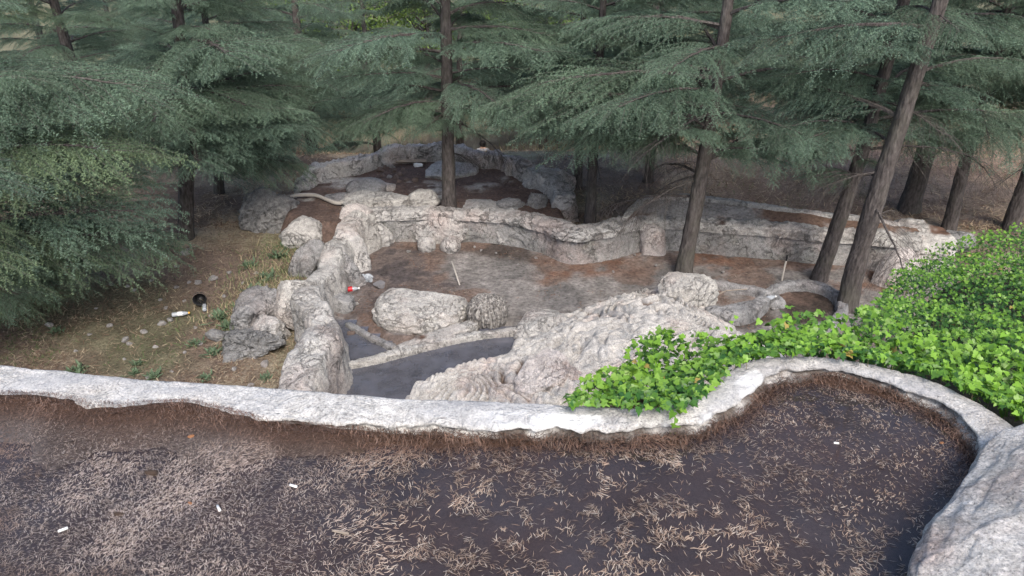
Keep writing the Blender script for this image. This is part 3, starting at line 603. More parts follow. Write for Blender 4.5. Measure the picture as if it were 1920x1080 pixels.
# ------------------------------------------------------------------ single rocks
for a in [
  ('boulder', 'wide low grey boulder with a pitted top in the middle of the pool', 785, 580, 172, 92, 'rock_pale', ZG, .8, .3, 56, 'boulder', dict(p=2.0, amp=.10, fine=.03, dirt=.10, crack=.03, cuts=2)),
  ('boulder', 'round boulder of stringy straw-like texture at the end of the pale kerb', 914, 586, 68, 62, 'straw_rock', ZG, .9, .08, 48, 'boulder', dict(p=2.3, amp=.06, fine=.03, stria=.10, cuts=0)),
  ('boulder', 'tall domed rock rising at the top of the sculpted rock mass', 1284, 560, 112, 90, 'rock_pale', ZG, .9, .25, 56, 'boulder', dict(p=2.5, amp=.13, fine=.04, crack=.05, cuts=5)),
  ('boulder', 'pale peaked rock right of the small water pool', 1018, 616, 120, 66, 'rock_pale', ZG, .9, .25, 48, 'boulder', dict(p=2., amp=.13, fine=.04, crack=.03)),
  ('boulder', 'pink stained rounded boulder just beyond the basin rim', 1026, 706, 112, 92, 'rock_pink', -3.42, .9, .32, 56, 'boulder', dict(p=2.6, amp=.16, fine=.035, crack=.04, cuts=7)),
  ('rock', 'craggy grey rock against the left end of the curved pool wall', 713, 442, 56, 50, 'rock', ZG, .8, .15, 36, 'rock', dict(p=2.6, amp=.26, fine=.06)),
  ('rock', 'small knob of rock beside the craggy wall rock', 752, 440, 19, 22, 'rock_grey', ZG, 1., .1, 20, 'rock', dict(amp=.2)),
  ('rock', 'wide grey rock on the face of the curved wall above two round feet', 830, 436, 92, 54, 'rock', ZG, .3, .1, 36, 'rock', dict(p=2.6, amp=.15, fine=.05, cuts=2)),
  ('rock', 'round pale rock foot at the left under the wide wall rock', 800, 460, 33, 34, 'rock', ZG, 1., .2, 28, 'rock', dict(amp=.10, p=2., cuts=0)),
  ('rock', 'round pale rock foot at the right under the wide wall rock', 845, 461, 36, 36, 'rock', ZG, 1., .2, 28, 'rock', dict(amp=.10, p=2., cuts=0)),
  ('rock', 'tapering pale buttress rock on the curved wall behind the pool', 945, 433, 50, 58, 'rock', ZG, .6, .1, 32, 'rock', dict(p=3., amp=.12, lean=(0, .2))),
  ('rock', 'big squared pale block on top of the left pool wall', 556, 562, 92, 86, 'rock_pale', ZG + .1, .9, .1, 48, 'rock', dict(p=5., amp=.10, fine=.025, crack=.03, rot=.3)),
  ('rock', 'bluish grey rock at the inner foot of the left pool wall', 640, 570, 48, 40, 'rock_grey', ZG, .8, .2, 30, 'rock', dict(p=3., amp=.18)),
  ('rock', 'slanted grey slab leaning inside the left pool wall near the plastic bag', 650, 505, 46, 88, 'rock_grey', ZG, .7, .12, 36, 'rock', dict(p=3.6, amp=.12, lean=(-.35, .1))),
  ('rock', 'folded grey slab leaning inside the left pool wall, behind the first slab', 664, 480, 52, 80, 'rock', ZG, .7, .12, 36, 'rock', dict(p=3.2, amp=.15, lean=(-.35, .2))),
  ('rock', 'sloping grey buttress rock on the outer side of the left pool wall', 574, 488, 52, 66, 'rock_grey', ZG, .7, .12, 36, 'rock', dict(p=3., amp=.12, lean=(.45, 0))),
  ('rock', 'dark lichen covered rock outcrop on the grass beside the left wall', 470, 645, 104, 62, 'rock_dark', ZG, .8, .3, 48, 'rock', dict(p=2.6, amp=.28, fine=.09, crack=.05)),
  ('rock', 'flat weathered rock with brown soil pockets left of the squared block', 482, 585, 84, 84, 'rock_grey', ZG, 1.5, .4, 44, 'rock', dict(p=2.6, amp=.25, fine=.07, dirt=.5)),
  ('rock', 'ribbed grey rock wedged between the squared block and the grass', 512, 622, 66, 60, 'rock', ZG, .9, .25, 36, 'rock', dict(p=3., amp=.22, fine=.05, stria=.05)),
  ('rock', 'small dark rock in the grass left of the lichen outcrop', 404, 628, 36, 22, 'rock_dark', ZG, .8, .25, 24, 'rock', dict(amp=.25)),
  ('rock', 'dark grey ribbed boulder at the left corner of the far pools', 508, 398, 100, 80, 'rock_dark', ZG, .9, .15, 44, 'rock', dict(p=2.5, amp=.22, fine=.06, stria=.04)),
  ('rock', 'pale rounded rock behind the left wall, nearest the grass', 578, 432, 96, 62, 'rock', ZG, .9, .2, 40, 'rock', dict(p=3., amp=.14, fine=.03)),
  ('rock', 'pale hump of rock joining the left wall to the far pool', 612, 408, 90, 42, 'rock_pale', ZG + .1, .9, .2, 36, 'rock', dict(p=3., amp=.15, fine=.04, crack=.03)),
  ('rock', 'pinkish white angular block on the corner of the pool walls', 668, 402, 54, 34, 'rock_pink', -3.32, .9, .15, 30, 'rock', dict(p=4., amp=.14)),
  ('rock', 'humped grey rock like a turtle shell beside the far pool', 688, 352, 72, 36, 'rock_grey', ZG + .28, .9, .2, 36, 'rock', dict(p=2.1, amp=.08, cuts=1)),
  ('rock', 'small pale rock knob at the end of the turtle-shaped hump', 728, 352, 30, 19, 'rock_pale', ZG + .28, .9, .2, 24, 'rock', dict(p=2.3, amp=.15)),
  ('rock', 'smooth flat grey rock between the hose and the turtle-shaped hump', 640, 372, 66, 22, 'rock_grey', ZG + .25, 1.1, .35, 28, 'rock', dict(p=2.3, amp=.1)),
  ('rock', 'long pale folded rock lying just behind the curved wall', 722, 380, 150, 44, 'rock_pale', ZG + .25, .5, .25, 44, 'rock', dict(p=2.5, amp=.2, fine=.05, crack=.03)),
  ('rock', 'upright pale slab with dark edge behind the curved wall, left of the central trunk', 798, 376, 56, 40, 'rock_pale', ZG + .28, .6, .15, 28, 'rock', dict(p=3.5, amp=.15)),
  ('rock', 'low pale rock right of the central cedar trunk behind the wall', 902, 387, 74, 20, 'rock', ZG + .28, .8, .2, 28, 'rock', dict(p=2.5, amp=.22, fine=.05)),
  ('rock', 'grey cracked rock left of the blackish rock behind the wall', 958, 384, 52, 24, 'rock_grey', ZG + .28, .8, .2, 28, 'rock', dict(p=2.5, amp=.24, fine=.06)),
  ('rock', 'blackish jagged rock at the right end of the far pool', 1006, 376, 40, 32, 'rock_dark', ZG + .28, .9, .15, 30, 'rock', dict(p=2.6, amp=.26, fine=.08)),
  ('rock', 'smooth pale apron rock sloping into the far pool behind the trunk', 846, 322, 96, 44, 'rock_pale', ZG + .28, 1.3, .35, 40, 'rock', dict(p=2.4, amp=.18, fine=.03, lean=(0, .3), cuts=6)),
  ('rock', 'pale cut-off rock block on the right side of the far pool', 972, 318, 50, 36, 'rock_pale', ZG + .28, .8, .12, 30, 'rock', dict(p=4., amp=.12)),
  ('rock', 'broad grey rock shoulder at the right end of the far pool', 1030, 345, 88, 58, 'rock', ZG + .1, .9, .2, 40, 'rock', dict(p=2.6, amp=.2, fine=.05)),
  ('rock', 'pale rock slope with brown soil pockets right of the leaning trunk', 1700, 462, 150, 92, 'rock_pale', ZG, .8, .2, 48, 'rock', dict(p=2.6, amp=.2, fine=.05, dirt=.45, crack=.03)),
  ('rock', 'smooth pale boulder half covered by the ivy edge', 1680, 512, 70, 86, 'rock_pink', ZG, .8, .2, 40, 'rock', dict(p=2.4, amp=.1, fine=.02, lean=(.3, 0))),
  ('rock', 'grey angular rock showing above the ivy', 1796, 456, 60, 46, 'rock_grey', ZG, .9, .15, 32, 'rock', dict(p=3.2, amp=.22, fine=.06)),
  ('rock', 'dirty grey rock between the domed rock and the round basin', 1452, 566, 40, 26, 'rock_grey', ZG, .9, .2, 24, 'rock', dict(p=3., amp=.2)),
]:
    kw = dict(a[12]); rock(a[0], a[1], *a[2:6], mat=a[6], zg=a[7], k=a[8], sink=a[9], N=a[10], cat=a[11], **kw)

# loose stones
stone_me = [mesh_data('stone', *rock_shape((1, .8, .55), 9, p=3.2, amp=.22, freq=1.4, seed=s), M['stone']) for s in range(5)]
brown_me = [mesh_data('stone', *rock_shape((1, .85, .7), 9, p=3.4, amp=.2, freq=1.4, seed=s + 20), M['stone_brown']) for s in range(3)]
def stone(px, py, w, zg, label, group, me=None):
    m = SL(px, py, zg); s = w * m / 2; p = W(px, py, zg)
    o = link('stone', me or rnd.choice(stone_me), None, (p.x, p.y, (float(ground_z(np.array([p.x]), np.array([p.y]))[0]) if zg == ZG else zg) + s * .25)); o.scale = (s,) * 3; o.rotation_euler = (rnd.uniform(-.2, .2), rnd.uniform(-.2, .2), rnd.uniform(0, 6.3))
    tag(o, label, 'stone', group); return o
L1 = 'small pale stone lying loose on the dry grass left of the pool wall'
for px, py, w in [(333, 505, 9), (430, 513, 10), (400, 525, 16), (372, 533, 14), (240, 540, 8), (210, 537, 10), (355, 533, 8), (332, 541, 9), (318, 597, 12), (303, 603, 16), (268, 617, 13), (233, 632, 16), (240, 638, 11), (290, 644, 10), (275, 701, 11), (470, 722, 14), (205, 607, 12), (90, 605, 16), (350, 482, 20), (300, 560, 8), (395, 592, 9), (345, 562, 8), (252, 545, 11), (165, 620, 9), (420, 555, 10), (365, 610, 8), (440, 690, 12), (495, 680, 18), (310, 575, 9), (285, 528, 7), (180, 575, 7), (140, 650, 8), (375, 640, 10), (455, 530, 8), (460, 560, 9), (345, 655, 7), (230, 665, 8), (320, 690, 8), (480, 512, 9), (500, 532, 8)]:
    stone(px, py, w, ZG, L1, 'loose stones on the left grass')
for px, py, w, b in [(713, 320, 14, 1), (735, 314, 12, 0), (741, 322, 11, 1), (752, 328, 12, 1), (731, 333, 13, 0), (744, 334, 12, 1), (716, 330, 10, 1), (756, 318, 9, 1), (762, 338, 10, 1), (778, 338, 12, 1), (722, 314, 9, 1), (748, 341, 9, 1)]:
    stone(px, py, w, ZG + .32, 'brown fist-sized stone in the cluster on the far pool floor' if b else 'pale fist-sized stone in the cluster on the far pool floor', 'stones on the far pool floor', rnd.choice(brown_me) if b else None)
for px, py, w in [(766, 472, 8), (1005, 484, 7), (972, 496, 6), (902, 470, 6), (890, 464, 6), (1085, 540, 7), (1190, 478, 6), (1125, 482, 6), (1010, 462, 6), (668, 570, 10), (1300, 520, 8), (1355, 510, 7), (1230, 498, 5), (1150, 510, 6), (930, 475, 5), (1450, 580, 9), (1420, 590, 10)]:
    stone(px, py, w, ZG + .03, 'small pale pebble lying on the lower pool floor', 'pebbles on the pool floor')
stone(903, 645, 14, ZG + .0, 'reddish pale stone standing in the small water pool near the kerb end', None, None)
stone(719, 704, 13, ZG + .0, 'lone stone in the shallow water between the kerb and the rim', None, None)
stone(661, 628, 18, ZG + .02, 'dark brown stone at the edge of the triangular puddle', None, brown_me[0])

# ------------------------------------------------------------------ cedars
def tube(P, r, ns, cap=False):
    P = np.asarray(P, float); n = len(P); r = np.broadcast_to(r, n); T = np.gradient(P, axis=0); T /= np.linalg.norm(T, axis=1)[:, None] + 1e-9
    up = np.array([0, 0, 1.]) if abs(T[0, 2]) < .9 else np.array([1., 0, 0])
    A = np.cross(T, up); A /= np.linalg.norm(A, axis=1)[:, None] + 1e-9; Bv = np.cross(T, A)
    a = np.linspace(0, 2 * math.pi, ns, endpoint=False)
    V = P[:, None] + r[:, None, None] * (A[:, None] * np.cos(a)[None, :, None] + Bv[:, None] * np.sin(a)[None, :, None])
    i = np.arange(n - 1)[:, None] * ns + np.arange(ns)[None]; j = np.arange(n - 1)[:, None] * ns + (np.arange(ns)[None] + 1) % ns
    return V.reshape(-1, 3), np.stack([i, j, j + ns, i + ns], -1).reshape(-1, 4)
def make_bough(seed, L=3.0, droop=.25, rise=.10, dens=1., hang=.35, bare=False, width=.5, tint=(.055, .098, .072), tip=(.205, .300, .215)):
    r = random.Random(seed); WV, WF, nw = [], [], 0
    tp, td, tl = [], [], []
    def add(P, rad, ns):
        nonlocal nw
        v, f = tube(P, rad, ns); WV.append(v); WF.append(f + nw); nw += len(v)
    n = 16; t = np.linspace(0, 1, n); sw = r.uniform(-.12, .12)
    main = np.stack([L * t, L * sw * t ** 2, L * (rise * t * 2 - droop * t ** 2)], -1) + np.cumsum(np.array([[0, r.gauss(0, .012), r.gauss(0, .008)] for _ in range(n)]), 0) * L / 3
    add(main, L * (.013 * (1 - t) + .0022), 5)
    def at(P, s):
        f = s * (len(P) - 1); i = min(int(f), len(P) - 2); return P[i] * (1 - (f - i)) + P[i + 1] * (f - i), P[i + 1] - P[i]
    nsec = int(40 * dens); side = 1
    for k in range(nsec):
        s = .10 + .90 * (k + r.random() * .8) / nsec; s = min(s, .995); p, d = at(main, s); d = d / np.linalg.norm(d); side = -side
        ang = R(r.uniform(38, 72)) * side * (1 - .45 * max(0, s - .7) / .3)
        h = np.array([d[0] * math.cos(ang) - d[1] * math.sin(ang), d[0] * math.sin(ang) + d[1] * math.cos(ang), d[2] * .5 + r.uniform(-.12, .22)])
        l = L * (width * math.sin(math.pi * min(1, (.18 + .82 * (1 - s)) ** .9) * .62) * r.uniform(.45, 1.0) + .06)
        m = 7; u = np.linspace(0, 1, m)[:, None]; P2 = p + h * l * u + np.array([0, 0, -1]) * (hang * l * u ** 2) + np.array([d[0], d[1], 0]) * .18 * l * u ** 2
        add(P2, .006 * L / 3 * (1 - .75 * u[:, 0]) + .0012, 3)
        nt = max(3, int(l / (.052 if not bare else .13))); sd2 = 1
        for q in range(nt):
            s2 = .10 + .9 * (q + r.random()) / nt
            if s2 > 1: continue
            p2, d2 = at(P2, s2); d2 = d2 / np.linalg.norm(d2); sd2 = -sd2; a2 = R(r.uniform(30, 68)) * sd2
            h2 = np.array([d2[0] * math.cos(a2) - d2[1] * math.sin(a2), d2[0] * math.sin(a2) + d2[1] * math.cos(a2), d2[2] + r.uniform(-.35, .25)])
            l2 = r.uniform(.08, .30) * (1.1 - .55 * s2) * L / 3 + .03
            m2 = max(3, int(l2 / .024)); u2 = (np.arange(m2) + .5)[:, None] / m2
            P3 = p2 + h2 * l2 * u2 + np.array([0, 0, -1]) * (hang * 1.3 * l2 * u2 ** 2)
            if bare:
                add(np.vstack([p2, P3[len(P3) // 2], P3[-1] - np.array([0, 0, .06 * r.random()])]), .0022, 3); continue
            dd = np.gradient(P3, axis=0); dd /= np.linalg.norm(dd, axis=1)[:, None] + 1e-9
            tp.append(P3); td.append(dd); tl.append(.35 + .65 * u2[:, 0])
        if not bare:
            mm = int(l / .03); u3 = np.linspace(.15, 1, mm); f = u3 * (m - 1); i = np.minimum(f.astype(int), m - 2); fr_ = (f - i)[:, None]
            Pp = P2[i] * (1 - fr_) + P2[i + 1] * fr_; dd = (P2[i + 1] - P2[i]); dd /= np.linalg.norm(dd, axis=1)[:, None]
            tp.append(Pp); td.append(dd); tl.append(u3 * .5)
    WV = np.vstack(WV); WF = np.vstack(WF); Fs = [WF]; ids = [0]; V = WV; col = np.tile(np.array([.05, .04, .035, 1.]), (len(WV), 1))
    if not bare:
        p = np.vstack(tp); d = np.vstack(td); tt = np.concatenate(tl); g = np.random.default_rng(seed); k = 5
        p = np.repeat(p, k, 0); d = np.repeat(d, k, 0); tt = np.repeat(tt, k); n = len(p)
        rv = g.normal(size=(n, 3)); rv -= (rv * d).sum(1)[:, None] * d; rv /= np.linalg.norm(rv, axis=1)[:, None] + 1e-9; rv[:, 2] += .25
        nd = d * g.uniform(.35, .95, n)[:, None] + rv * .75; nd /= np.linalg.norm(nd, axis=1)[:, None]
        ln = g.uniform(.026, .044, n)[:, None]; sd = np.cross(nd, g.normal(size=(n, 3))); sd /= np.linalg.norm(sd, axis=1)[:, None] + 1e-9
        p = p + g.normal(0, .004, (n, 3)); w = .0042
        T3 = np.stack([p - sd * w, p + sd * w, p + nd * ln], 1).reshape(-1, 3)
        b = len(V); V = np.vstack([V, T3]); Fs.append(np.arange(n * 3).reshape(-1, 3) + b); ids.append(1)
        mixv = np.clip(tt * .75 + g.normal(0, .2, n), 0, 1)[:, None]; cl = np.array(tint) * (1 - mixv) + np.array(tip) * mixv
        cl = np.repeat(np.c_[cl, np.ones(n)], 3, 0); col = np.vstack([col, cl])
    return mesh_data('bough', V, Fs, [M['bark'], M['needles']], ids, smooth_=False, col=col)
BL = [make_bough(s, droop=d, rise=ri, hang=h, width=w) for s, d, ri, h, w in ((1, .20, .10, .25, .50), (2, .28, .10, .38, .46), (3, .16, .06, .28, .54), (4, .34, .14, .45, .44), (5, .22, .05, .32, .50), (6, .26, .16, .25, .52))]
BY = [make_bough(s, droop=d, rise=.08, hang=.35, width=.52, tint=(.070, .112, .066), tip=(.225, .300, .150)) for s, d in ((11, .25), (12, .34), (13, .30))]
BARE = [make_bough(s, droop=.25, rise=.05, hang=.7, width=.45, dens=.7, bare=True) for s in (21, 22)]
LOWX = [-400, 60, 120, 290, 330, 450, 600, 640, 700, 780, 840, 940, 1020, 1060, 1110, 1200, 1260, 1350, 1420, 1500, 1560, 1620, 1700, 1800, 1920, 2400]
LOWY = [640, 640, 590, 500, 345, 345, 335, 292, 265, 258, 275, 255, 280, 298, 305, 330, 335, 330, 325, 380, 430, 320, 335, 375, 345, 345]
def hangs_low(p, az, Lb, me_drop, span=(-9999, 9999)):
    for t in (.45, .75, 1.0):
        for w in (-.3, 0, .3):
            a = az + w * (1 - .4 * t); q = p + Vector((math.cos(a) * Lb * t, math.sin(a) * Lb * t, Lb * (.2 * t - me_drop * t * t) - .12 * Lb))
            if q.y < 1.5: return True
            u, v = PX(q)
            if v > np.interp(u, LOWX, LOWY) or (v > -60 and not span[0] < u < span[1]): return True
    return False
def make_cedar(label, pts, r0, H, h0, Lmax, nb, group=None, az_bias=None, yellow=.0, bare=0, z0=None, seed=0, skip=None, lean_end=0., low=1.0, extra=(), span=(-9999, 9999)):
    """pts: photo pixels of the trunk from its foot upward, all at the foot's distance"""
    r = random.Random(1000 + seed)
    if z0 is None: z0 = ZG
    base = W(*pts[0], z0) if len(pts[0]) == 2 else Vector(pts[0]); zb = float(ground_z(np.array([base.x]), np.array([base.y]))[0])
    zb = min(zb, z0)
    root = link('cedar_tree', None, None, base); tag(root, label, 'cedar', group)
    P = [Vector((0, 0, zb - z0 - .15))] + [Vector((0, 0, 0))] + [WY(a, b, base.y) - base for a, b in pts[1:]]
    d = (P[-1] - P[-2]).normalized() if len(P) > 2 else Vector((0, 0, 1))
    d = (d * .6 + Vector((0, 0, .4))).normalized() if len(pts) > 1 else d
    while P[-1].z < H: 
        P.append(P[-1] + d * 1.2); d = (d * .85 + Vector((r.uniform(-.03, .03), r.uniform(-.03, .03), .15))).normalized()
    A = np.array([tuple(p) for p in P]); cum = np.concatenate([[0], np.cumsum(np.linalg.norm(np.diff(A, axis=0), axis=1))]); s = np.arange(0, cum[-1], .07)
    C = np.stack([np.interp(s, cum, A[:, i]) for i in range(3)], -1); ker = np.ones(9) / 9
    for i in range(3): C[:, i] = np.convolve(np.pad(C[:, i], 4, mode='reflect', reflect_type='odd'), ker, 'valid')
    tt = np.clip(C[:, 2] / H, 0, 1); r0 = r0 * .93; rad = r0 * (1 - .93 * tt ** .9) + r0 * .18 * np.exp(-np.clip(C[:, 2], 0, 9) / .16) + .004
    V, Fq = tube(C, rad, 26); ctr = np.repeat(C, 26, 0); n_ = (V - ctr); n_ /= np.linalg.norm(n_, axis=1)[:, None] + 1e-9
    q = np.stack([V[:, 0] * 1., V[:, 1] * 1., V[:, 2] * .3], -1)
    V = V + n_ * (r0 * (.10 * fbm(q * 14 + seed, 3, seed) + .10 * fbm(V * 3 + seed, 3, seed + 3)))[:, None]
    link('trunk', mesh_data('trunk', V, Fq, M['bark']), root)
    def on_trunk(h):
        i = int(np.clip(np.searchsorted(C[:, 2], h), 0, len(C) - 1)); return Vector(C[i])
    def bough(h, az, Lb, me, tilt=0.):
        for _ in range(4):
            if not hangs_low(base + on_trunk(h), az, Lb, .3 - tilt, span): break
            Lb *= .78; tilt += .08
        else:
            if Lb < .5 or hangs_low(base + on_trunk(h), az, Lb, .3 - tilt, span): return None
        o = link('bough', me, root, on_trunk(h)); sc = Lb / 3.0
        o.scale = (sc, sc * r.choice((-1, 1)) * r.uniform(.9, 1.1), sc); o.rotation_euler = (r.uniform(-.12, .12), -tilt + r.uniform(-.1, .1), az); return o
    ga = r.uniform(0, 6.28)
    for k in range(nb):
        u = (k + r.random() * .6) / nb; h = h0 + (H - h0) * (u ** 1.15) * .97; ga += 2.39996 + r.uniform(-.35, .35); az = ga % (2 * math.pi)
        if az_bias is not None and r.random() < az_bias[1]: az = az_bias[0] + r.gauss(0, .7)
        Lb = max(.55, Lmax * (1 - (h / H)) ** .75 * r.uniform(.75, 1.1) * (1.0 if h > h0 + 1 else low))
        if base.z + h > .7 and base.y < 16 and r.random() < .5: continue
        if skip and skip(h, math.degrees(az) % 360): continue
        bough(h, az, Lb, r.choice(BY) if r.random() < yellow else r.choice(BL), .35 * u)
    for h, az, Lb, ti in extra: bough(h, R(az), Lb, r.choice(BY) if r.random() < yellow else r.choice(BL), R(ti))
    for k in range(bare):
        o = link('dead_bough', r.choice(BARE), root, on_trunk(r.uniform(h0 * .55, h0 + .9))); s_ = r.uniform(.25, .6); o.scale = (s_, s_, s_); o.rotation_euler = (r.uniform(-.3, .3), r.uniform(-.1, .5), r.uniform(0, 6.28))
    return root
T_ = make_cedar
T_('dense blue-green cedar with a short bare trunk standing on the grass left of the pools', [(348, 452), (350, 330), (345, 150)], .140, 9.0, 1.3, 2.5, 70, seed=1, span=(225, 590), skip=lambda h, a: h < 2.3 and 225 < a < 300, extra=[(1.3, 10, 2.2, 0), (1.6, -20, 2.5, 5), (1.5, 200, 2.0, 0), (1.9, -60, 2.2, 5), (2.1, -100, 2.0, 5), (2.2, -35, 2.5, 5), (2.5, -75, 2.3, 8), (2.8, -20, 2.5, 8), (2.9, -110, 2.2, 8), (3.2, -50, 2.4, 10), (1.2, 40, 2.2, 0), (1.9, 15, 2.5, 5), (2.4, 5, 2.5, 5)])
T_('nearest cedar at the left edge with yellow-green tips and boughs sweeping to the ground', [(-130, 640), (-125, 400)], .19, 10.0, .45, 2.6, 80, seed=2, span=(-9999, 300), yellow=.4, extra=[(.6, 10, 2.3, 0), (.8, -15, 2.4, 0), (1.2, 20, 2.5, 5), (1.5, 0, 2.5, 5), (2.0, 15, 2.6, 8), (2.4, -10, 2.6, 8), (2.9, 5, 2.6, 10), (3.4, -5, 2.6, 10), (.7, 50, 2.2, 0)])
T_('straight cedar in the centre growing just behind the curved pool wall', [(842, 393), (840, 250), (836, 60)], .135, 9.5, 1.5, 2.6, 84, seed=3, z0=ZG + .3, bare=3, low=.9, skip=lambda h, a: h < 4.5 and 255 < a < 290)
T_('leaning cedar growing inside the lower pool beside the domed rock', [(1280, 514), (1302, 400), (1320, 300), (1342, 170), (1358, 60)], .132, 9.5, 1.75, 2.6, 52, seed=4, bare=6, skip=lambda h, a: h < 4.2 and 240 < a < 300, az_bias=(R(150), .3), extra=[(1.9, 165, 2.4, 0), (2.2, 140, 2.7, 5), (2.6, 170, 2.8, 5), (3.0, 190, 2.4, 5), (1.8, 20, 1.8, 0)])
T_('thick smooth-barked trunk of the cedar leaning right, nearest the ivy', [(1586, 580), (1612, 470), (1662, 310), (1720, 130), (1748, 50)], .150, 10.5, 2.4, 2.6, 48, seed=5, bare=5, skip=lambda h, a: h < 4.7 and 195 < a < 345)
T_('dark slanting cedar just behind the thick leaning trunk', [(1534, 526), (1572, 420), (1612, 300), (1650, 170)], .122, 9.5, 2.2, 2.6, 42, seed=6, bare=4, skip=lambda h, a: h < 4.2 and 270 < a < 350, extra=[(1.7, 200, 1.1, 0), (1.5, 240, .9, 0), (2.0, 180, 1.5, 0), (1.9, 270, 1.0, 0), (2.3, 215, 1.6, 3)])
T_('slim grey cedar growing behind the curved wall between pools and terrace', [(1106, 414), (1112, 300), (1120, 180)], .10, 8.0, 1.6, 2.2, 44, seed=7, z0=ZG + .2, bare=3, extra=[(.8, 190, .8, 0)])
T_('thin dark cedar standing just left behind the slim grey cedar', [(1084, 352), (1086, 280)], .09, 8.0, 1.4, 2.2, 40, seed=8, z0=ZG)
T_('dark stout cedar trunk on the brown slope behind the thick leaning trunk', [(1704, 392), (1726, 320), (1742, 260)], .19, 10.5, 2.0, 3.2, 46, seed=9)
T_('dark cedar leaning right on the brown slope above the ivy', [(1778, 432), (1800, 340), (1816, 280)], .12, 9.0, 1.7, 2.6, 40, seed=10, bare=4)
T_('cedar leaning at the far right edge of the picture', [(1893, 432), (1920, 350), (1940, 290)], .14, 9.5, 1.8, 2.8, 42, seed=11, bare=3)
T_('small shaded cedar half hidden behind the cedar on the grass', [(410, 362), (410, 300)], .10, 7.5, .9, 2.4, 40, seed=12)
T_('cedar hidden behind foliage between the slim and the leaning cedars', [(1215, 342), (1218, 300)], .11, 9.0, 1.4, 2.6, 42, seed=13)
k = 0
for X_, Y_, H_, L_ in [(-9.5, 17, 10, 3.2), (-5.2, 19.5, 10, 3.0), (-1.8, 26, 11, 3.2), (7.2, 24, 12, 3.4), (12, 24, 12, 3.4), (-6.5, 33, 13, 3.8), (-13, 44, 14, 4), (-20, 42, 14, 4), (0, 47, 14, 4), (6, 50, 14, 4), (-5, 48, 14, 4), (-7.0, 21, 11, 3.4), (-13, 22, 11, 3.4), (-4.4, 24.5, 10, 3.0), (-10, 28, 12, 3.6), (3.0, 22, 11, 3.2), (9.2, 21, 11, 3.3), (1.2, 29, 12, 3.4), (5, 28, 12, 3.5), (9, 30, 13, 3.6), (14, 28, 13, 3.6), (-3, 38, 13, 3.6), (2.6, 42, 14, 3.8), (-9, 40, 13, 3.8), (-17, 34, 13, 3.8), (10, 44, 14, 4), (18, 38, 14, 4), (-1.5, 55, 14, 4), (-14, 56, 15, 4), (24, 50, 15, 4), (15, 60, 15, 4.2), (-24, 50, 15, 4.2), (5, 62, 15, 4.2)]:
    k += 1; zz = float(ground_z(np.array([X_]), np.array([Y_]))[0])
    T_('tall dark cedar in the background wood beyond the pools', [(X_, Y_, zz)], .16, H_ * .8, .9, L_ * .85, 40 if Y_ < 35 else 34, 'cedars of the background wood', seed=40 + k, z0=zz)

# pale green broadleaf trees far behind
g = np.random.default_rng(5)
def broad_tree(X_, Y_, H_, Rr, label, seed):
    zz = float(ground_z(np.array([X_]), np.array([Y_]))[0]); root = link('broadleaf_tree', None, None, (X_, Y_, zz)); tag(root, label, 'tree', 'pale green trees behind the cedars')
    r = random.Random(seed); WV, WF, nw = [], [], 0; cen = []
    v, f = tube(np.array([[0, 0, -.3], [.05, 0, H_ * .3], [.1, .1, H_ * .6], [.1, 0, H_ * .85]]), np.array([.2, .15, .09, .03]), 8); WV.append(v); WF.append(f); nw = len(v)
    for k in range(26):
        a, e = r.uniform(0, 6.28), r.uniform(-.3, 1.2); d_ = np.array([math.cos(a) * math.cos(e), math.sin(a) * math.cos(e), math.sin(e)]); s0 = np.array([.08, .05, H_ * r.uniform(.25, .7)]); e0 = s0 + d_ * Rr * r.uniform(.6, 1.05)
        v, f = tube(np.array([s0, (s0 + e0) / 2 + np.array([0, 0, .1]), e0]), np.array([.05, .03, .01]), 4); WV.append(v); WF.append(f + nw); nw += len(v); cen += [e0, (s0 + 2 * e0) / 3]
    link('trunk', mesh_data('trunk', np.vstack(WV), np.vstack(WF), M['bark']), root)
    cen = np.array(cen); n = 3500; c = cen[g.integers(0, len(cen), n)] + g.normal(0, .30, (n, 3)) * np.array([1.3, 1.3, .7]); a = g.normal(size=(n, 3)); a /= np.linalg.norm(a, axis=1)[:, None]; b = np.cross(a, g.normal(size=(n, 3))); b /= np.linalg.norm(b, axis=1)[:, None]; s = g.uniform(.05, .09, n)[:, None]
    V = np.stack([c - a * s, c + b * s * .6, c + a * s, c - b * s * .6], 1).reshape(-1, 3); cl = np.array([.13, .20, .05]) * g.uniform(.6, 1.5, n)[:, None]
    link('crown', mesh_data('crown', V, np.arange(n * 4).reshape(-1, 4), M['broad'], smooth_=False, col=np.repeat(np.c_[cl, np.ones(n)], 4, 0)), root)
for X_, Y_, H_, Rr, s in [(-6.2, 31, 8, 2.6, 1), (-3.6, 33, 7.5, 2.4, 2), (-11.5, 34, 9, 3, 3), (0.8, 36, 8, 2.6, 4), (6.5, 37, 9, 3, 5)]:
    broad_tree(X_, Y_, H_, Rr, 'pale yellow-green broadleaf tree seen between the cedars far behind', s)

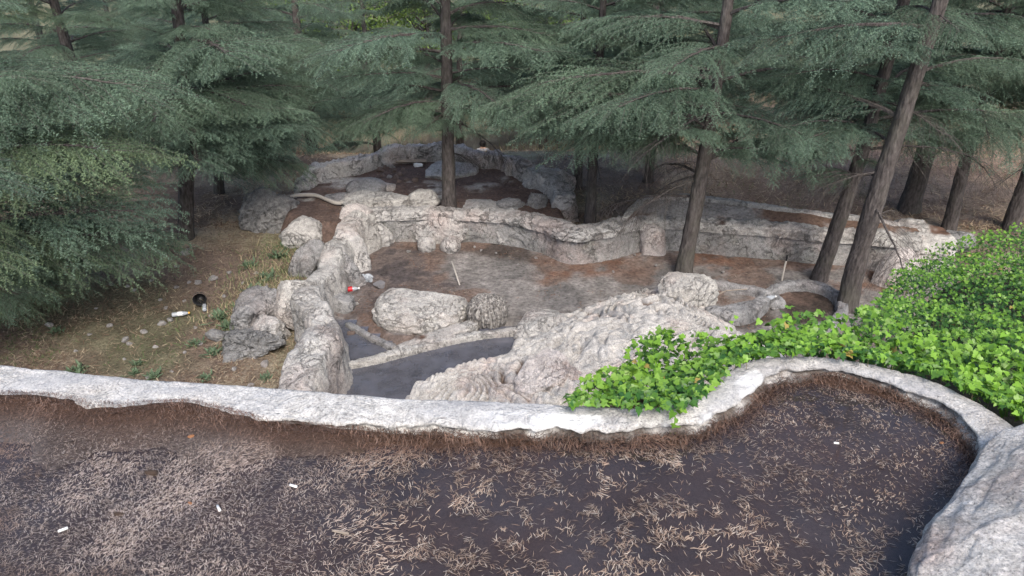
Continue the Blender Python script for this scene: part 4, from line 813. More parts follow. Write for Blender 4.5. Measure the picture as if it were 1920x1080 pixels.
# ------------------------------------------------------------------ ivy over the bank on the right
IZ = [(1060, 760, .07), (1150, 758, .07), (1270, 752, .07), (1350, 705, .08), (1400, 676, .08), (1500, 664, .08), (1600, 674, .08), (1740, 708, .08), (1850, 762, .08), (1920, 805, .08), (1990, 880, .06),
      (1180, 715, .04), (1200, 670, -.10), (1280, 670, -.03), (1240, 645, -.2), (1350, 640, -.04), (1420, 630, -.02), (1480, 580, .02), (1560, 600, -.05), (1620, 610, -.1), (1700, 640, -.12), (1800, 690, -.02), (1900, 740, .02), (1660, 560, -.75), (1690, 500, -1.0), (1740, 470, -1.05), (1800, 455, -1.0), (1860, 432, -.9), (1940, 420, -.85), (2060, 430, -.8), (1760, 540, -.65), (1860, 520, -.55), (1960, 520, -.45), (1780, 610, -.35), (1880, 620, -.22), (1980, 640, -.1), (2080, 700, 0)]
iz = rbf([(W(a, b, c_).x, W(a, b, c_).y, c_) for a, b, c_ in IZ])
def ipt(a, b, c_): p = W(a, b, c_); return (p.x, p.y)
IVY = [ipt(1068, 764, .07), ipt(1160, 768, .07), ipt(1262, 772, .08), ipt(1336, 722, .08), ipt(1357, 688, .08), ipt(1410, 671, .08), ipt(1500, 663, .08), ipt(1600, 670, .08), ipt(1740, 700, .08), ipt(1850, 748, .08), ipt(1920, 786, .08), ipt(2060, 880, .06), ipt(2120, 760, 0), ipt(2100, 430, -.8), ipt(1940, 422, -.85), ipt(1860, 434, -.9), ipt(1800, 458, -1.0), ipt(1740, 474, -1.05), ipt(1690, 500, -1.0), ipt(1655, 560, -.75), ipt(1620, 605, -.12), ipt(1560, 592, -.05), ipt(1490, 575, .02), ipt(1430, 622, -.02), ipt(1350, 632, -.04), ipt(1290, 650, -.04), ipt(1230, 636, -.2), ipt(1185, 668, -.12), ipt(1150, 716, .02), ipt(1090, 744, .06)]
IVYA = np.array(IVY)
# earth bank under the ivy
a_, b_ = IVYA.min(0) - .3, IVYA.max(0) + .3; nx = ny = 110
X, Y = np.meshgrid(np.linspace(a_[0], b_[0], nx), np.linspace(a_[1], b_[1], ny), indexing='ij'); x, y = X.ravel(), Y.ravel()
ins = inside(IVY, x, y); ed = polydist(np.vstack([IVYA, IVYA[:1]]), x, y); sdist = np.where(ins, ed, -ed)
bz = iz(x, y) - .30; bz = np.where(sdist > .25, bz, bz + (sdist - .25) * 7); bz = np.clip(bz + .05 * fbm(n3(x, y, 3), 3, 2), -4.2, .05)
dr_ = polydist(bkc[::8, :2], x, y); bz = np.where(y < 2.2, np.minimum(bz, -.25), bz)
o = link('earth_bank', mesh_data('earth_bank', np.stack([x, y, bz], -1), grid_faces(nx, ny), M['ground'], col=np.c_[np.tile([.05, .042, .03], (len(x), 1)), np.ones(len(x))])); struct(o)
# leaf shape: five-lobed, folded along its midrib
def leaf_mesh(seed):
    r = random.Random(seed); out = [(0, 0), (.24, -.10), (.52, .02), (.42, .26), (.50, .50), (.26, .56), (0, 1.02)]
    pts = [(x_ * r.uniform(.88, 1.1), y_ + r.uniform(-.03, .03)) for x_, y_ in out]; V = []; fold, curl = r.uniform(.15, .4), r.uniform(.15, .5)
    mid = [(0, 0), (0, .3), (0, .62), (0, 1.02)]
    def zf(x_, y_): return fold * abs(x_) - curl * y_ * y_ * .6 - .35 * x_ * x_
    right = pts[1:-1]; V = [(x_, y_, zf(x_, y_)) for x_, y_ in mid] + [(x_, y_, zf(x_, y_)) for x_, y_ in right] + [(-x_, y_, zf(x_, y_)) for x_, y_ in right]
    F3 = [(0, 4, 1), (4, 5, 1), (5, 6, 1), (6, 2, 1), (6, 7, 2), (7, 8, 2), (8, 3, 2)]
    F3 += [(a, c_, b) for a, b, c_ in [(0, 9, 1), (9, 10, 1), (10, 11, 1), (11, 2, 1), (11, 12, 2), (12, 13, 2), (13, 3, 2)]]
    return np.array(V) * np.array([1, 1, 1.]), np.array(F3)
LEAVES = [leaf_mesh(s) for s in range(4)]
g = np.random.default_rng(77); cand = []
n = 135000; x = g.uniform(a_[0], b_[0], n); y = g.uniform(a_[1], b_[1], n); ins = inside(IVY, x, y) | (polydist(np.vstack([IVYA, IVYA[:1]]), x, y) < .03); x, y = x[ins], y[ins]
clump = fbm(n3(x, y, 4.2), 3, 61); lay = g.random(len(x)) ** 1.6
rimd = polydist(bkc[::8, :2], x, y)
z = iz(x, y) + .02 + .10 * clump * smooth(.0, .25, rimd) - .17 * lay * smooth(.02, .3, rimd) + .01
keep = (g.random(len(x)) < (.62 + .15 * smooth(3., 2.4, y))) & (x < 4.6)
x, y, z, lay, clump, rimd = x[keep], y[keep], z[keep], lay[keep], clump[keep], rimd[keep]
# hanging sprig on the rim and upright young shoots
ex = []
for px, py, zz, n_s, sprd in [(1272, 768, .1, 10, .03), (1478, 600, .10, 14, .05), (1212, 662, .0, 12, .04), (1580, 585, .02, 14, .05), (1360, 615, .05, 14, .05), (1440, 640, .08, 12, .05)]:
    p = W(px, py, zz)
    for q in range(n_s): ex.append((p.x + g.normal(0, sprd), p.y + g.normal(0, sprd), zz - .12 * g.random() + .02, .0, .3, .3))
ex = np.array(ex); x, y, z, lay, clump, rimd = [np.concatenate([u, ex[:, i]]) for i, u in enumerate((x, y, z, lay, clump, rimd))]
n = len(x); size = g.uniform(.018, .036, n) * (1 - .15 * lay) * (1 - .30 * smooth(2.6, 3.6, y)); 
gr_ = .03; nzx = (iz(x + gr_, y) - iz(x - gr_, y)) / (2 * gr_); nzy = (iz(x, y + gr_) - iz(x, y - gr_)) / (2 * gr_)
nrm = np.stack([-nzx * .6 + g.normal(0, .6, n), -nzy * .6 + g.normal(0, .6, n) - .35, np.ones(n)], -1); nrm /= np.linalg.norm(nrm, axis=1)[:, None]
aim = np.stack([g.normal(0, 1, n), g.normal(-.5, 1, n), g.normal(-.5, .3, n)], -1); aim -= (aim * nrm).sum(1)[:, None] * nrm; aim /= np.linalg.norm(aim, axis=1)[:, None]
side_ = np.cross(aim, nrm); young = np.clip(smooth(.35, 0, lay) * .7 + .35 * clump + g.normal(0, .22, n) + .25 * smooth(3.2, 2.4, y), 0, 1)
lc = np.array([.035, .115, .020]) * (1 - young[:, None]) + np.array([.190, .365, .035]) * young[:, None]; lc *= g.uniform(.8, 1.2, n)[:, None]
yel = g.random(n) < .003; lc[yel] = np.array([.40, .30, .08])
ivy = link('ivy_plant', None, None, (float(IVYA[:, 0].mean()), float(IVYA[:, 1].mean()), -.4)); tag(ivy, 'bright green ivy spilling over the bank and the right side of the rim', 'ivy')
off = np.array(ivy.location)
dist = np.sqrt(x ** 2 + y ** 2 + (z - CAM_Z) ** 2); inview = (np.abs(x / dist) < .56) & (lay < .25); score = np.where(inview, dist, 99)
order = np.argsort(score); single = set(order[:300].tolist())
leaf_cols = [(.05, .15, .025), (.10, .22, .03), (.15, .29, .035), (.20, .36, .045)]
leaf_data = [[mesh_data('leaf', LV, LF, M['leaf'], smooth_=True, col=np.c_[np.tile(c_, (len(LV), 1)), np.ones(len(LV))]) for c_ in leaf_cols] for LV, LF in LEAVES]
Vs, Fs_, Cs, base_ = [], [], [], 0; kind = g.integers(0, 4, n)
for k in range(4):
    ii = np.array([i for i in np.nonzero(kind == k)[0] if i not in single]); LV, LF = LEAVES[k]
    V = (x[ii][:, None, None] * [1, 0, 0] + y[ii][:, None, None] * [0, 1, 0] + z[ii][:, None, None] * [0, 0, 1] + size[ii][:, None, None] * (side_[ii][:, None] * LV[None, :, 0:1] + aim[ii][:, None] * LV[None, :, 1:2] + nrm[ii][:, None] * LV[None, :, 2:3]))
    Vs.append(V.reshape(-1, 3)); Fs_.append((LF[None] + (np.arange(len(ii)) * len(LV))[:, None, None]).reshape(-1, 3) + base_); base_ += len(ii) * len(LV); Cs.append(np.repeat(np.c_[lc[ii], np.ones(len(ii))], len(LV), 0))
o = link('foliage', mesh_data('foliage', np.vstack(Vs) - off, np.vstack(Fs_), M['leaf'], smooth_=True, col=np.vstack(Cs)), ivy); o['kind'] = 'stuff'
for i in single:
    c_i = int(np.argmin([abs(lc[i][1] - q[1]) for q in leaf_cols])); o = link('leaf', leaf_data[kind[i]][c_i], ivy); s = size[i]
    o.matrix_local = Matrix.Translation(Vector((x[i], y[i], z[i])) - Vector(off)) @ Matrix([[side_[i][0] * s, aim[i][0] * s, nrm[i][0] * s, 0], [side_[i][1] * s, aim[i][1] * s, nrm[i][1] * s, 0], [side_[i][2] * s, aim[i][2] * s, nrm[i][2] * s, 0], [0, 0, 0, 1]])
SV, SF, nb_ = [], [], 0
for q in range(170):
    i = int(order[rnd.randrange(min(6000, n))]) if q < 120 else rnd.randrange(n); p0 = np.array([x[i], y[i], z[i] - .01]); a = g.normal(size=2) * .02; p1 = p0 + np.array([a[0], a[1], -.08]); p2 = p1 + np.array([a[0], a[1], -.10])
    v, f = tube(np.array([p0, p1, p2]), np.array([.001, .0013, .0015]), 4); SV.append(v); SF.append(f + nb_); nb_ += len(v)
M['stem'] = plain('ivy_stem', (.17, .15, .07), .8); o = link('stems', mesh_data('stems', np.vstack(SV) - off, np.vstack(SF), M['stem']), ivy); o['kind'] = 'stuff'

# ------------------------------------------------------------------ fallen needles on the basin
g = np.random.default_rng(123)
def strips(p, ang, ln, wd, bend, tilt, col):
    """curved flat strips: two quads each"""
    n = len(p); d = np.stack([np.cos(ang), np.sin(ang)], -1); s = np.stack([-d[:, 1], d[:, 0]], -1); out = []
    for k, (t, w) in enumerate(((-.5, .55), (0., 1.), (.5, .25))):
        c_ = p[:, :2] + d * (ln * t)[:, None] + s * (bend * ln * (t * t * 4))[:, None]; zz = p[:, 2] + tilt * ln * t
        out += [np.c_[c_ + s * (wd * w * .5)[:, None], zz], np.c_[c_ - s * (wd * w * .5)[:, None], zz + wd * .25]]
    V = np.stack(out, 1).reshape(-1, 3); b = (np.arange(n) * 6)[:, None]
    Fq = np.vstack([b + [0, 1, 3, 2], b + [2, 3, 5, 4]]); return V, Fq, np.repeat(np.c_[col, np.ones(n)], 6, 0)
n = 235000; x = g.uniform(-2.3, 1.75, n); y = g.uniform(1.05, 2.65, n); ins = inside(BASIN, x, y); x, y = x[ins], y[ins]
pd = polydist(frc[::10, :2], x, y)
cl = fbm(n3(x, y, 24.), 3, 301); cl2 = fbm(n3(x, y, 2.), 3, 302)
leftm = smooth(-.25, -.85, x + .35 * (y - 1.9)); lobe = smooth(.55, 1.0, x) * smooth(1.5, 1.8, y)
dens = (1 - leftm) * (1 - lobe) * (.05 + .68 * smooth(-.10, .2, cl + .16 * cl2)) + leftm * (.55 + .45 * smooth(-.2, .3, cl2 + .4 * cl)) + lobe * (.16 + .45 * smooth(.0, .3, cl + .2 * cl2))
pile = np.exp(-(pd / .06) ** 2) * 1.6 + .6 * np.exp(-(pd / .15) ** 2) * smooth(.2, -.5, x); dens = dens + pile * .9
keep = g.random(len(x)) < np.clip(dens * .62 * (1 + .5 * leftm), 0, 1); x, y, pd, lobe, leftm, pile = x[keep], y[keep], pd[keep], lobe[keep], leftm[keep], pile[keep]; n = len(x)
z = np.maximum(bed_z(x, y), 0.0) + g.random(n) * .004 + .001 + .004 * (bed_z(x, y) > -.002) + np.clip(pile, 0, 1) * .006 * g.random(n)
flow = fbm(n3(x, y, 6.), 2, 305) * 4.; ang = flow + g.normal(0, .75, n); ln = g.uniform(.014, .026, n) * (1 - .35 * lobe) * (1 - .38 * leftm); pal = g.random(n)
dry = np.array([.37, .275, .205]); dk = np.array([.22, .145, .105]); pale = np.array([.47, .40, .33]); cN = np.where(pal[:, None] < .5, dry, np.where(pal[:, None] < .8, dk, pale)) * g.uniform(.7, 1.15, n)[:, None]
wetl = leftm[:, None]; cN = cN * (1 - .45 * wetl) + np.array([.34, .295, .275]) * .45 * wetl * g.uniform(.25, 1.9, n)[:, None]; pm = (smooth(.05, .3, fbm(n3(x, y, 2.6), 4, 308)) * leftm)[:, None] * .75; cN = cN * (1 - pm) + np.array([.15, .095, .068]) * g.uniform(.4, 1.7, n)[:, None] * pm; pil = np.clip(pile, 0, 1)[:, None]; cN = cN * (1 - pil * .9) + np.array([.115, .064, .044]) * g.uniform(.4, 1.7, n)[:, None] * pil * .9
V, Fq, C_ = strips(np.stack([x, y, z], -1), ang, ln, g.uniform(.0013, .0025, n) * (1 - .25 * leftm), g.normal(0, .07, n), g.normal(0, .10, n) + pile * g.normal(0, .35, n), cN)
n2_ = 7000; i2 = g.integers(0, nR, n2_); hz2 = g.random(n2_) ** 1.3; of2 = jag[i2] + .012 + led[i2] * 1.05 + .012 * (1 - hz2) + g.normal(0, .004, n2_)
p2_ = np.c_[frc[i2, :2] + inw[i2] * of2[:, None] + g.normal(0, .006, (n2_, 2)), hz2 * (RZ - .020) + .002]; k2 = fbm(np.c_[p2_[:, :2] * 7, p2_[:, 2] * 20], 3, 66) > -.25 + .3 * hz2; p2_ = p2_[k2]; n2_ = len(p2_)
V2, F2, C2 = strips(p2_, g.uniform(0, 6.28, n2_), g.uniform(.012, .024, n2_), g.uniform(.0013, .0026, n2_), g.normal(0, .15, n2_), g.normal(0, .6, n2_), np.array([.085, .056, .043]) * g.uniform(.3, 2., n2_)[:, None])
F2 = F2 + len(V); V = np.vstack([V, V2]); Fq = np.vstack([Fq, F2]); C_ = np.vstack([C_, C2])
o = link('fallen_needles', mesh_data('fallen_needles', V, Fq, M['needle_dry'], smooth_=False, col=C_)); tag(o, 'dry cedar needles floating and drifted in the near basin', 'needles', kind='stuff')

# litter of straw and needles on the left slope, pool floors and terrace
n = 35000; px = g.uniform(-60, 660, n); py = g.uniform(330, 740, n); t_ = [ray(a, b) for a, b in zip(px, py)]; tz = np.array([(ZG - CAM_Z) / d.z for d in t_]); x = np.array([d.x for d in t_]) * tz; y = np.array([d.y for d in t_]) * tz
ok = ~inside(MAIN, x, y) & ~inside(BACK, x, y) & (g.random(n) < .35 + .65 * smooth(-.2, .3, fbm(n3(x, y, 1.1), 4, 311))); x, y = x[ok], y[ok]; n = len(x)
kindc = g.random(n); gm = smooth(.1, .4, fbm(n3(x, y, .8), 4, 313) + .5 * np.exp(-(polydist(wl, x, y) / .8) ** 2)); cS = np.where((kindc < .32 * gm)[:, None], np.array([.10, .15, .055]), np.where((kindc > .6)[:, None], np.array([.36, .295, .205]), np.array([.18, .12, .085]))) * g.uniform(.6, 1.3, n)[:, None]
V, Fq, C_ = strips(np.stack([x, y, ground_z(x, y) + .012], -1), g.uniform(0, 6.28, n), g.uniform(.03, .11, n), g.uniform(.003, .009, n), g.normal(0, .2, n), g.normal(0, .45, n), cS)
o = link('ground_litter', mesh_data('ground_litter', V, Fq, M['litter'], smooth_=False, col=C_)); tag(o, 'dry grass, straw and needles strewn over the left slope', 'litter', kind='stuff')
n = 60000; x = g.uniform(-3.5, 8, n); y = g.uniform(8.5, 17, n); inm = inside(MAIN, x, y); inb = inside(BACK, x, y); int_ = inside(TERR, x, y); nn = fbm(n3(x, y, 1.4), 4, 321)
ok = ((inm & (g.random(n) < .5 * smooth(-.1, .3, nn))) | (int_ & (g.random(n) < .6 * smooth(-.1, .2, nn))) | inb & (g.random(n) < .3)) & ~inside(POOLW, x, y) & ~inside(CAS, x, y); x, y, inm, inb, int_ = x[ok], y[ok], inm[ok], inb[ok], int_[ok]; n = len(x)
z = np.where(inm, main_z(x, y), np.where(inb, ZG + .30 + .05 * fbm(n3(x, y, 1.3), 4, 12), terr_z(x, y))) + .006
cS = np.where((g.random(n) < .75)[:, None], np.array([.20, .105, .062]), np.array([.33, .28, .22])) * g.uniform(.5, 1.3, n)[:, None]
V, Fq, C_ = strips(np.stack([x, y, z], -1), g.uniform(0, 6.28, n), g.uniform(.02, .07, n), g.uniform(.003, .008, n), g.normal(0, .2, n), g.normal(0, .2, n), cS)
o = link('pool_litter', mesh_data('pool_litter', V, Fq, M['litter'], smooth_=False, col=C_)); tag(o, 'rust-brown needles and twigs strewn over the empty pool floors', 'litter', kind='stuff')
n = 70000; x = g.uniform(-6, 15, n); y = 12.5 + 16 * g.random(n) ** 1.6; nn = fbm(n3(x, y, 1.2), 4, 341); ok = (g.random(n) < .3 + .7 * smooth(-.2, .2, nn)) & ~inside(MAIN, x, y) & ~inside(BACK, x, y) & ~inside(TERR, x, y); x, y, nn = x[ok], y[ok], nn[ok]; n = len(x)
cS = np.where((g.random(n) < .5 + nn)[:, None], np.array([.40, .31, .21]), np.array([.20, .125, .085])) * g.uniform(.5, 1.3, n)[:, None]
V, Fq, C_ = strips(np.stack([x, y, ground_z(x, y) + .015], -1), g.uniform(0, 6.28, n), g.uniform(.05, .18, n), g.uniform(.006, .016, n), g.normal(0, .2, n), g.normal(0, .35, n), cS)
o = link('slope_litter', mesh_data('slope_litter', V, Fq, M['litter'], smooth_=False, col=C_)); tag(o, 'tan and rust-brown needle litter on the slope under the right trees', 'litter', kind='stuff')
# standing dry and green grass beyond the walls
n = 60000; x = g.uniform(-16, 22, n); y = g.uniform(10, 44, n); nn = fbm(n3(x, y, .7), 4, 331); ok = (g.random(n) < smooth(-.1, .35, nn)) & ~inside(MAIN, x, y) & ~inside(BACK, x, y) & ~inside(TERR, x, y); x, y = x[ok], y[ok]; wq = wl[g.integers(0, len(wl) - 1, 3500)]; k9 = g.random(3500)[:, None]; wq = np.array(xy([(585, 440), (560, 470), (530, 500), (500, 545), (470, 575), (440, 600)], ZG)); i9 = g.integers(0, 5, 3500); wq = wq[i9] * (1 - k9) + wq[i9 + 1] * k9 + g.normal(0, .35, (3500, 2)); wq = wq[~inside(MAIN, wq[:, 0], wq[:, 1])]; x = np.concatenate([x, wq[:, 0]]); y = np.concatenate([y, wq[:, 1]]); n = len(x); hgt = g.uniform(.04, .14, n) * np.where(y > 20, 2., 1.); a = g.uniform(0, 6.28, n); w = .006 * np.where(y > 20, 2.5, 1.); zb = ground_z(x, y) - .01
bx, by = np.cos(a) * w, np.sin(a) * w; tipx = x + g.normal(0, .06, n); tipy = y + g.normal(0, .06, n)
V = np.stack([np.stack([x - bx, y - by, zb], -1), np.stack([x + bx, y + by, zb], -1), np.stack([tipx, tipy, zb + hgt], -1)], 1).reshape(-1, 3)
cS = np.where((g.random(n) < .5)[:, None], np.array([.14, .19, .085]), np.array([.36, .30, .19])) * g.uniform(.7, 1.25, n)[:, None]
o = link('grass', mesh_data('grass', V, np.arange(n * 3).reshape(-1, 3), M['litter'], smooth_=False, col=np.repeat(np.c_[cS, np.ones(n)], 3, 0))); tag(o, 'sparse dry and green grass on the wooded ground', 'grass', kind='stuff')

# weeds beside the left wall
def weed_mesh(seed, nl=46):
    q = np.random.default_rng(seed); V, C_ = [], []
    for k in range(nl):
        a = q.uniform(0, 6.28); l = q.uniform(.5, 1.); e = q.uniform(.3, 1.3); d = np.array([math.cos(a) * math.cos(e), math.sin(a) * math.cos(e), math.sin(e)]); s = np.cross(d, [0, 0, 1.]); s /= np.linalg.norm(s) + 1e-9; r0 = np.array([q.normal(0, .25), q.normal(0, .25), 0])
        m_ = r0 + d * l * .55; V += [r0, m_ + s * .09, r0 + d * l - np.array([0, 0, .1]), m_ - s * .09]; C_ += [np.array([.105, .155, .09]) * q.uniform(.7, 1.5)] * 4
    return mesh_data('weed', np.array(V), np.arange(len(V)).reshape(-1, 4), M['broad'], smooth_=False, col=np.c_[np.array(C_), np.ones(len(C_))])
WM = [weed_mesh(s) for s in (1, 2, 3)]
for px, py, w, lb in [(140, 690, 34, 'green weed just behind the rim at the left'), (288, 700, 28, None), (255, 676, 20, None), (250, 692, 22, None), (385, 708, 24, None), (410, 596, 36, None), (430, 612, 30, None), (478, 548, 34, None), (500, 520, 30, None), (520, 480, 30, None), (540, 462, 26, None), (400, 660, 30, None), (105, 618, 24, None), (366, 640, 26, None), (500, 706, 22, None), (455, 575, 26, None), (470, 500, 26, None)]:
    p = W(px, py, ZG); p.z = float(ground_z(np.array([p.x]), np.array([p.y]))[0]); s = w * SL(px, py, ZG) * .8; o = link('weed', rnd.choice(WM), None, p); o.scale = (s, s, s * .8); o.rotation_euler.z = rnd.uniform(0, 6.28)
    tag(o, lb or 'low grey-green weed growing on the left slope', 'weed', None if lb else 'weeds on the left slope')

# ------------------------------------------------------------------ litter and small objects
def lathe(name, prof, mat, parent, ns=20, loc=(0, 0, 0)):
    a = np.linspace(0, 2 * math.pi, ns, endpoint=False); pr = np.array(prof); V = np.stack([pr[:, None, 0] * np.cos(a), pr[:, None, 0] * np.sin(a), np.broadcast_to(pr[:, None, 1], (len(pr), ns))], -1).reshape(-1, 3)
    i = np.arange(len(pr) - 1)[:, None] * ns + np.arange(ns)[None]; j = np.arange(len(pr) - 1)[:, None] * ns + (np.arange(ns)[None] + 1) % ns
    return link(name, mesh_data(name, V, np.stack([i, j, j + ns, i + ns], -1).reshape(-1, 4), M[mat]), parent, loc)
def bottle(px, py, zg, L, az, label, lab='red_label', cap='red_label', tilt=0):
    p = W(px, py, zg); r = L * .135; root = link('plastic_bottle', None, None, (p.x, p.y, zg + r)); tag(root, label, 'bottle'); root.rotation_euler = (0, R(90 + tilt), R(az))
    s = L; h = -L / 2
    lathe('bottle_body', [(0, h), (r * .7, h), (r, h + .03 * s), (r * .94, h + .1 * s), (r, h + .2 * s), (r * .97, h + .3 * s), (r, h + .62 * s), (r * .8, h + .76 * s), (r * .42, h + .88 * s), (r * .36, h + .93 * s)], 'clear_plastic', root)
    if lab: lathe('label_band', [(r * 1.02, h + .32 * s), (r * 1.03, h + .36 * s), (r * 1.03, h + .58 * s), (r * 1.02, h + .6 * s)], lab, root)
    lathe('cap', [(r * .44, h + .915 * s), (r * .44, h + .985 * s), (r * .4, h + s), (0, h + s)], cap, root); return root
FZ = ZG + .03
bottle(658, 546, FZ, .27, 12, 'clear plastic bottle with a red label lying at the foot of the left pool wall', cap='white_plastic')
bottle(1256, 464, FZ, .25, 170, 'plastic bottle with a red label lying under the far pool wall by the square buttress')
bottle(1441, 563, ZG + .12, .26, 25, 'pale crushed plastic bottle by the round basin behind the ivy', None, 'white_plastic')
bottle(340, 592, ZG, .24, 15, 'white plastic bottle with an orange end lying on the left slope', 'white_plastic', 'orange_label')
bottle(384, 578, ZG, .22, 110, 'clear plastic bottle leaning at the black bucket', None, 'white_plastic')
def crumpled(name, label, cat, px, py, zg, w, mat, hz=.35, seed=3, p=2.6, amp=.35):
    m = SL(px, py, zg); r = w * m / 2; V, Fq = rock_shape((r, r * .8, r * hz), 22, p=p, amp=amp, freq=2.6, fine=.14, seed=seed); q = W(px, py, zg)
    o = link(name, mesh_data(name, V, Fq, M[mat], smooth_=False), None, (q.x, q.y, zg + r * hz * .6)); tag(o, label, cat); return o
crumpled('plastic_bag', 'crumpled clear plastic bag on the pool floor by the leaning slabs', 'bag', 685, 526, FZ, 28, 'clear_plastic', .45, 3)
crumpled('paper_cup', 'crushed white cup on the pool floor right of the leaning cedar', 'cup', 1394, 473, FZ, 16, 'white_plastic', .8, 5)
crumpled('plastic_scrap', 'white plastic scrap on the far pool floor below its back wall', 'litter', 785, 311, ZG + .32, 16, 'white_plastic', .4, 7)
crumpled('plastic_scrap', 'small white scrap on the rock just behind the rim ivy', 'litter', 1140, 738, -3.05, 30, 'white_plastic', .5, 9)
V, Fq = rock_shape((.085, .065, .045), 14, p=9, amp=.03, seed=4, rot=.4); q = W(712, 537, FZ); o = link('concrete_block', mesh_data('concrete_block', V, Fq, M['block'], smooth_=False), None, (q.x, q.y, FZ + .03)); tag(o, 'small dark grey block on the pool floor near the plastic bag', 'block')
# black bucket on its side
q = W(377, 570, ZG); root = link('bucket', None, None, (q.x, q.y, ZG + .10)); tag(root, 'black bucket lying on its side on the left slope', 'bucket'); root.rotation_euler = (R(70), 0, R(20)); root.scale = (.8,) * 3
lathe('bucket_body', [(0, -.12), (.085, -.12), (.09, -.1), (.115, .12), (.122, .125), (.108, .118), (.083, -.10), (0, -.105)], 'black', root)
a = np.linspace(0, math.pi, 15); v, f = tube(np.stack([np.cos(a) * .12, np.sin(a) * .10, np.full(15, .12)], -1), .004, 5); link('handle', mesh_data('handle', v, f, M['iron']), root)
# pipes, hose, board
def rod(name, label, cat, pts, r, mat, n=8):
    P = catmull(np.array([tuple(p) for p in pts]), .03) if len(pts) > 2 else np.array([tuple(p) for p in pts]); v, f = tube(P, r, n); Fs = [f, np.array([np.arange(n)[::-1]]), np.array([np.arange(n) + len(v) - n])]
    o = link(name, mesh_data(name, v, Fs, M[mat], [0, 0, 0])); tag(o, label, cat); return o
a, b = W(864, 536, FZ), W(850, 498, FZ); rod('pipe', 'pale thin pipe slanting up from the middle of the pool floor', 'pipe', [(a.x, a.y, FZ - .05), (b.x + .0, b.y - .25, FZ + .20)], .013, 'hose')
a = W(1466, 524, FZ); root = link('standpipe', None, None, (a.x, a.y, FZ)); tag(root, 'thin upright standpipe with a black top on the pool floor', 'pipe')
v, f = tube(np.array([[0, 0, -.1], [.004, 0, .2], [.012, 0, .32]]), .016, 8); link('pipe', mesh_data('pipe', v, f, M['hose']), root); v, f = tube(np.array([[.012, 0, .32], [.014, 0, .41]]), .013, 8); link('pipe_top', mesh_data('pipe_top', v, f, M['black']), root)
hz_ = -3.42; rod('hose', 'pale hose snaking between the rocks left of the far pool', 'hose', [W(533, 371, hz_), W(560, 366, hz_), W(590, 366, hz_ - .02), (W(612, 374, hz_ - .03)), W(632, 381, hz_ - .03), W(660, 378, hz_)], .035, 'hose', 10)
a, b = W(742, 303, ZG + .36), W(800, 302, ZG + .36)
v, f = tube(np.array([[a.x, a.y, a.z], [b.x, b.y, b.z]]), .04, 4); o = link('wood_board', mesh_data('wood_board', v, [f, np.array([[3, 2, 1, 0]]), np.array([[4, 5, 6, 7]])], M['wood'], [0, 0, 0], smooth_=False)); tag(o, 'weathered board lying along the back wall of the far pool', 'board')
v, f = tube(np.array([tuple(W(1346, 552, -3.56)), tuple(W(1362, 545, -3.52)), tuple(W(1388, 543, -3.5)), tuple(W(1400, 542, -3.5))]), .008, 5); o = link('stick', mesh_data('stick', v, f, M['wood'])); tag(o, 'thin bent stick lying on the low kerb right of the domed rock', 'stick')
v, f = tube(np.array([tuple(W(922, 648, ZG + .0)), tuple(W(952, 649, ZG + .01))]), .012, 5); o = link('stick', mesh_data('stick', v, f, M['brown'])); tag(o, 'short dark stick in the small water pool', 'stick')
q = W(1148, 737, -3.0); v, f = tube(np.array([[q.x - .1, q.y, -3.0], [q.x + .12, q.y + .1, -2.98]]), .07, 14); o = link('pipe', mesh_data('pipe', v, f, M['black'])); tag(o, 'black pipe end beside the ivy behind the rim', 'pipe')
# cigarette ends and bits on the basin
for px, py, az, lb in [(550, 911, -20, 'white cigarette end floating on the water left of centre'), (410, 953, -55, 'white cigarette end on the wet needles, lower left'), (118, 993, 35, 'white cigarette end nearest the bottom left corner')]:
    q = W(px, py, .008); root = link('cigarette_end', None, None, (q.x, q.y, max(float(bed_z(np.array([q.x]), np.array([q.y]))[0]), 0) + .008)); tag(root, lb, 'cigarette end'); root.rotation_euler = (0, R(90), R(az))
    lathe('paper_tube', [(0, -.013), (.004, -.013), (.0041, .004)], 'paper', root, 10); lathe('filter', [(.0042, .003), (.0042, .013), (0, .013)], 'paper', root, 10)
for nm, px, py, w, mat, lb, ct in [('bark_piece', 285, 884, 26, 'brown', 'dark bark flake lying on the needles at the left', 'bark'), ('bark_piece', 672, 843, 20, 'brown', 'dark bark piece standing in the water below the rim', 'bark'), ('dry_leaf', 360, 822, 12, 'orange_leaf', 'small orange leaf near the rim at the left', 'leaf'), ('paper_scrap', 1570, 827, 10, 'paper', 'tiny white paper scrap on the water in the right lobe', 'paper'), ('dry_leaf', 356, 940, 10, 'orange_leaf', 'small tan leaf on the needles left of centre', 'leaf'), ('dry_leaf', 1767, 826, 9, 'orange_leaf', 'tiny orange leaf by the right edge of the water', 'leaf'), ('bark_piece', 222, 960, 18, 'brown', 'small dark bark flake in the lower left needles', 'bark'), ('stick', 640, 995, 34, 'wood', 'short grey stick floating in the middle of the basin', 'stick')]:
    q = W(px, py, .01); m = SL(px, py, .01); r = w * m / 2; V, Fq = rock_shape((r, r * (.55 if nm != 'stick' else .16), r * (.3 if nm != 'stick' else .12)), 10, p=2.5, amp=.4, freq=2.2, fine=.1, seed=int(px) % 31, rot=rnd.uniform(-.4, .4))
    o = link(nm, mesh_data(nm, V, Fq, M[mat], smooth_=False), None, (q.x, q.y, max(float(bed_z(np.array([q.x]), np.array([q.y]))[0]), 0) + r * .15)); tag(o, lb, ct)

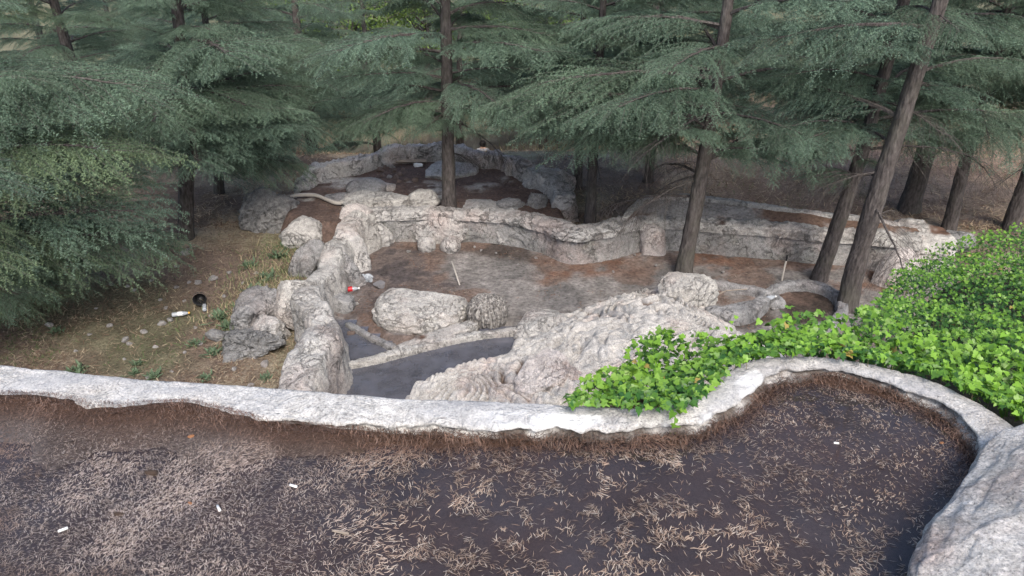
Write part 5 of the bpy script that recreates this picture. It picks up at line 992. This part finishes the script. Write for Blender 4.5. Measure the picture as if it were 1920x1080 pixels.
# ------------------------------------------------------------------ person sitting beyond the far wall, seen from behind
def person():
    Yp = 25.5; hd = WY(905, 266, Yp); gz = hd.z - .86
    root = link('person', None, None, (hd.x, Yp, gz)); tag(root, 'person in a grey shirt with black hair sitting beyond the far wall, seen from behind', 'person')
    J = dict(pel=(0, 0, .12), spi=(0, .0, .34), che=(0, .03, .50), nec=(0, .05, .64), hea=(0, .07, .75), top=(0, .07, .83), shl=(-.17, .04, .55), shr=(.17, .04, .55), ell=(-.25, .12, .33), elr=(.25, .12, .33), wrl=(-.16, .33, .30), wrr=(.16, .33, .30), hal=(-.10, .40, .30), har=(.10, .40, .30), hil=(-.10, .03, .11), hir=(.10, .03, .11), knl=(-.17, .42, .36), knr=(.17, .42, .36), anl=(-.15, .66, .06), anr=(.15, .66, .06), tol=(-.15, .84, .04), tor=(.15, .84, .04))
    rad = dict(pel=.14, spi=.13, che=.15, nec=.055, hea=.095, top=.085, shl=.075, shr=.075, ell=.048, elr=.048, wrl=.032, wrr=.032, hal=.035, har=.035, hil=.10, hir=.10, knl=.062, knr=.062, anl=.042, anr=.042, tol=.035, tor=.035)
    E = [('pel', 'spi'), ('spi', 'che'), ('che', 'nec'), ('nec', 'hea'), ('hea', 'top'), ('che', 'shl'), ('che', 'shr'), ('shl', 'ell'), ('shr', 'elr'), ('ell', 'wrl'), ('elr', 'wrr'), ('wrl', 'hal'), ('wrr', 'har'), ('pel', 'hil'), ('pel', 'hir'), ('hil', 'knl'), ('hir', 'knr'), ('knl', 'anl'), ('knr', 'anr'), ('anl', 'tol'), ('anr', 'tor')]
    ks = list(J); me = bpy.data.meshes.new('body'); me.from_pydata([J[k] for k in ks], [(ks.index(a), ks.index(b)) for a, b in E], []); tmp = bpy.data.objects.new('body_tmp', me); COL.objects.link(tmp)
    tmp.modifiers.new('skin', 'SKIN'); 
    for i, k in enumerate(ks): me.skin_vertices[0].data[i].radius = (rad[k], rad[k] * (.8 if k in ('che', 'spi', 'pel') else 1)); me.skin_vertices[0].data[i].use_root = (k == 'pel')
    s = tmp.modifiers.new('sub', 'SUBSURF'); s.levels = s.render_levels = 2
    dg = bpy.context.evaluated_depsgraph_get(); ev = tmp.evaluated_get(dg); bm_ = bpy.data.meshes.new_from_object(ev); bpy.data.objects.remove(tmp)
    bm_.materials.clear()
    for m in ('skin', 'shirt', 'trousers'): bm_.materials.append(M[m])
    for p in bm_.polygons:
        c_ = p.center; p.use_smooth = True
        p.material_index = 0 if c_.z > .63 or (abs(c_.y) > .24 and .26 < c_.z < .36 and abs(c_.x) < .14) else (2 if (c_.z < .16 or c_.y > .2) and not (.27 < c_.z < .6 and abs(c_.x) > .2) else 1)
    link('body', bm_, root)
    V, Fq = rock_shape((.115, .125, .115), 20, p=2., amp=.06, fine=.05, seed=3); V = V[:, :] + np.array([0, .055, .775]); link('hair', mesh_data('hair', V, Fq, M['hair']), root)
person()
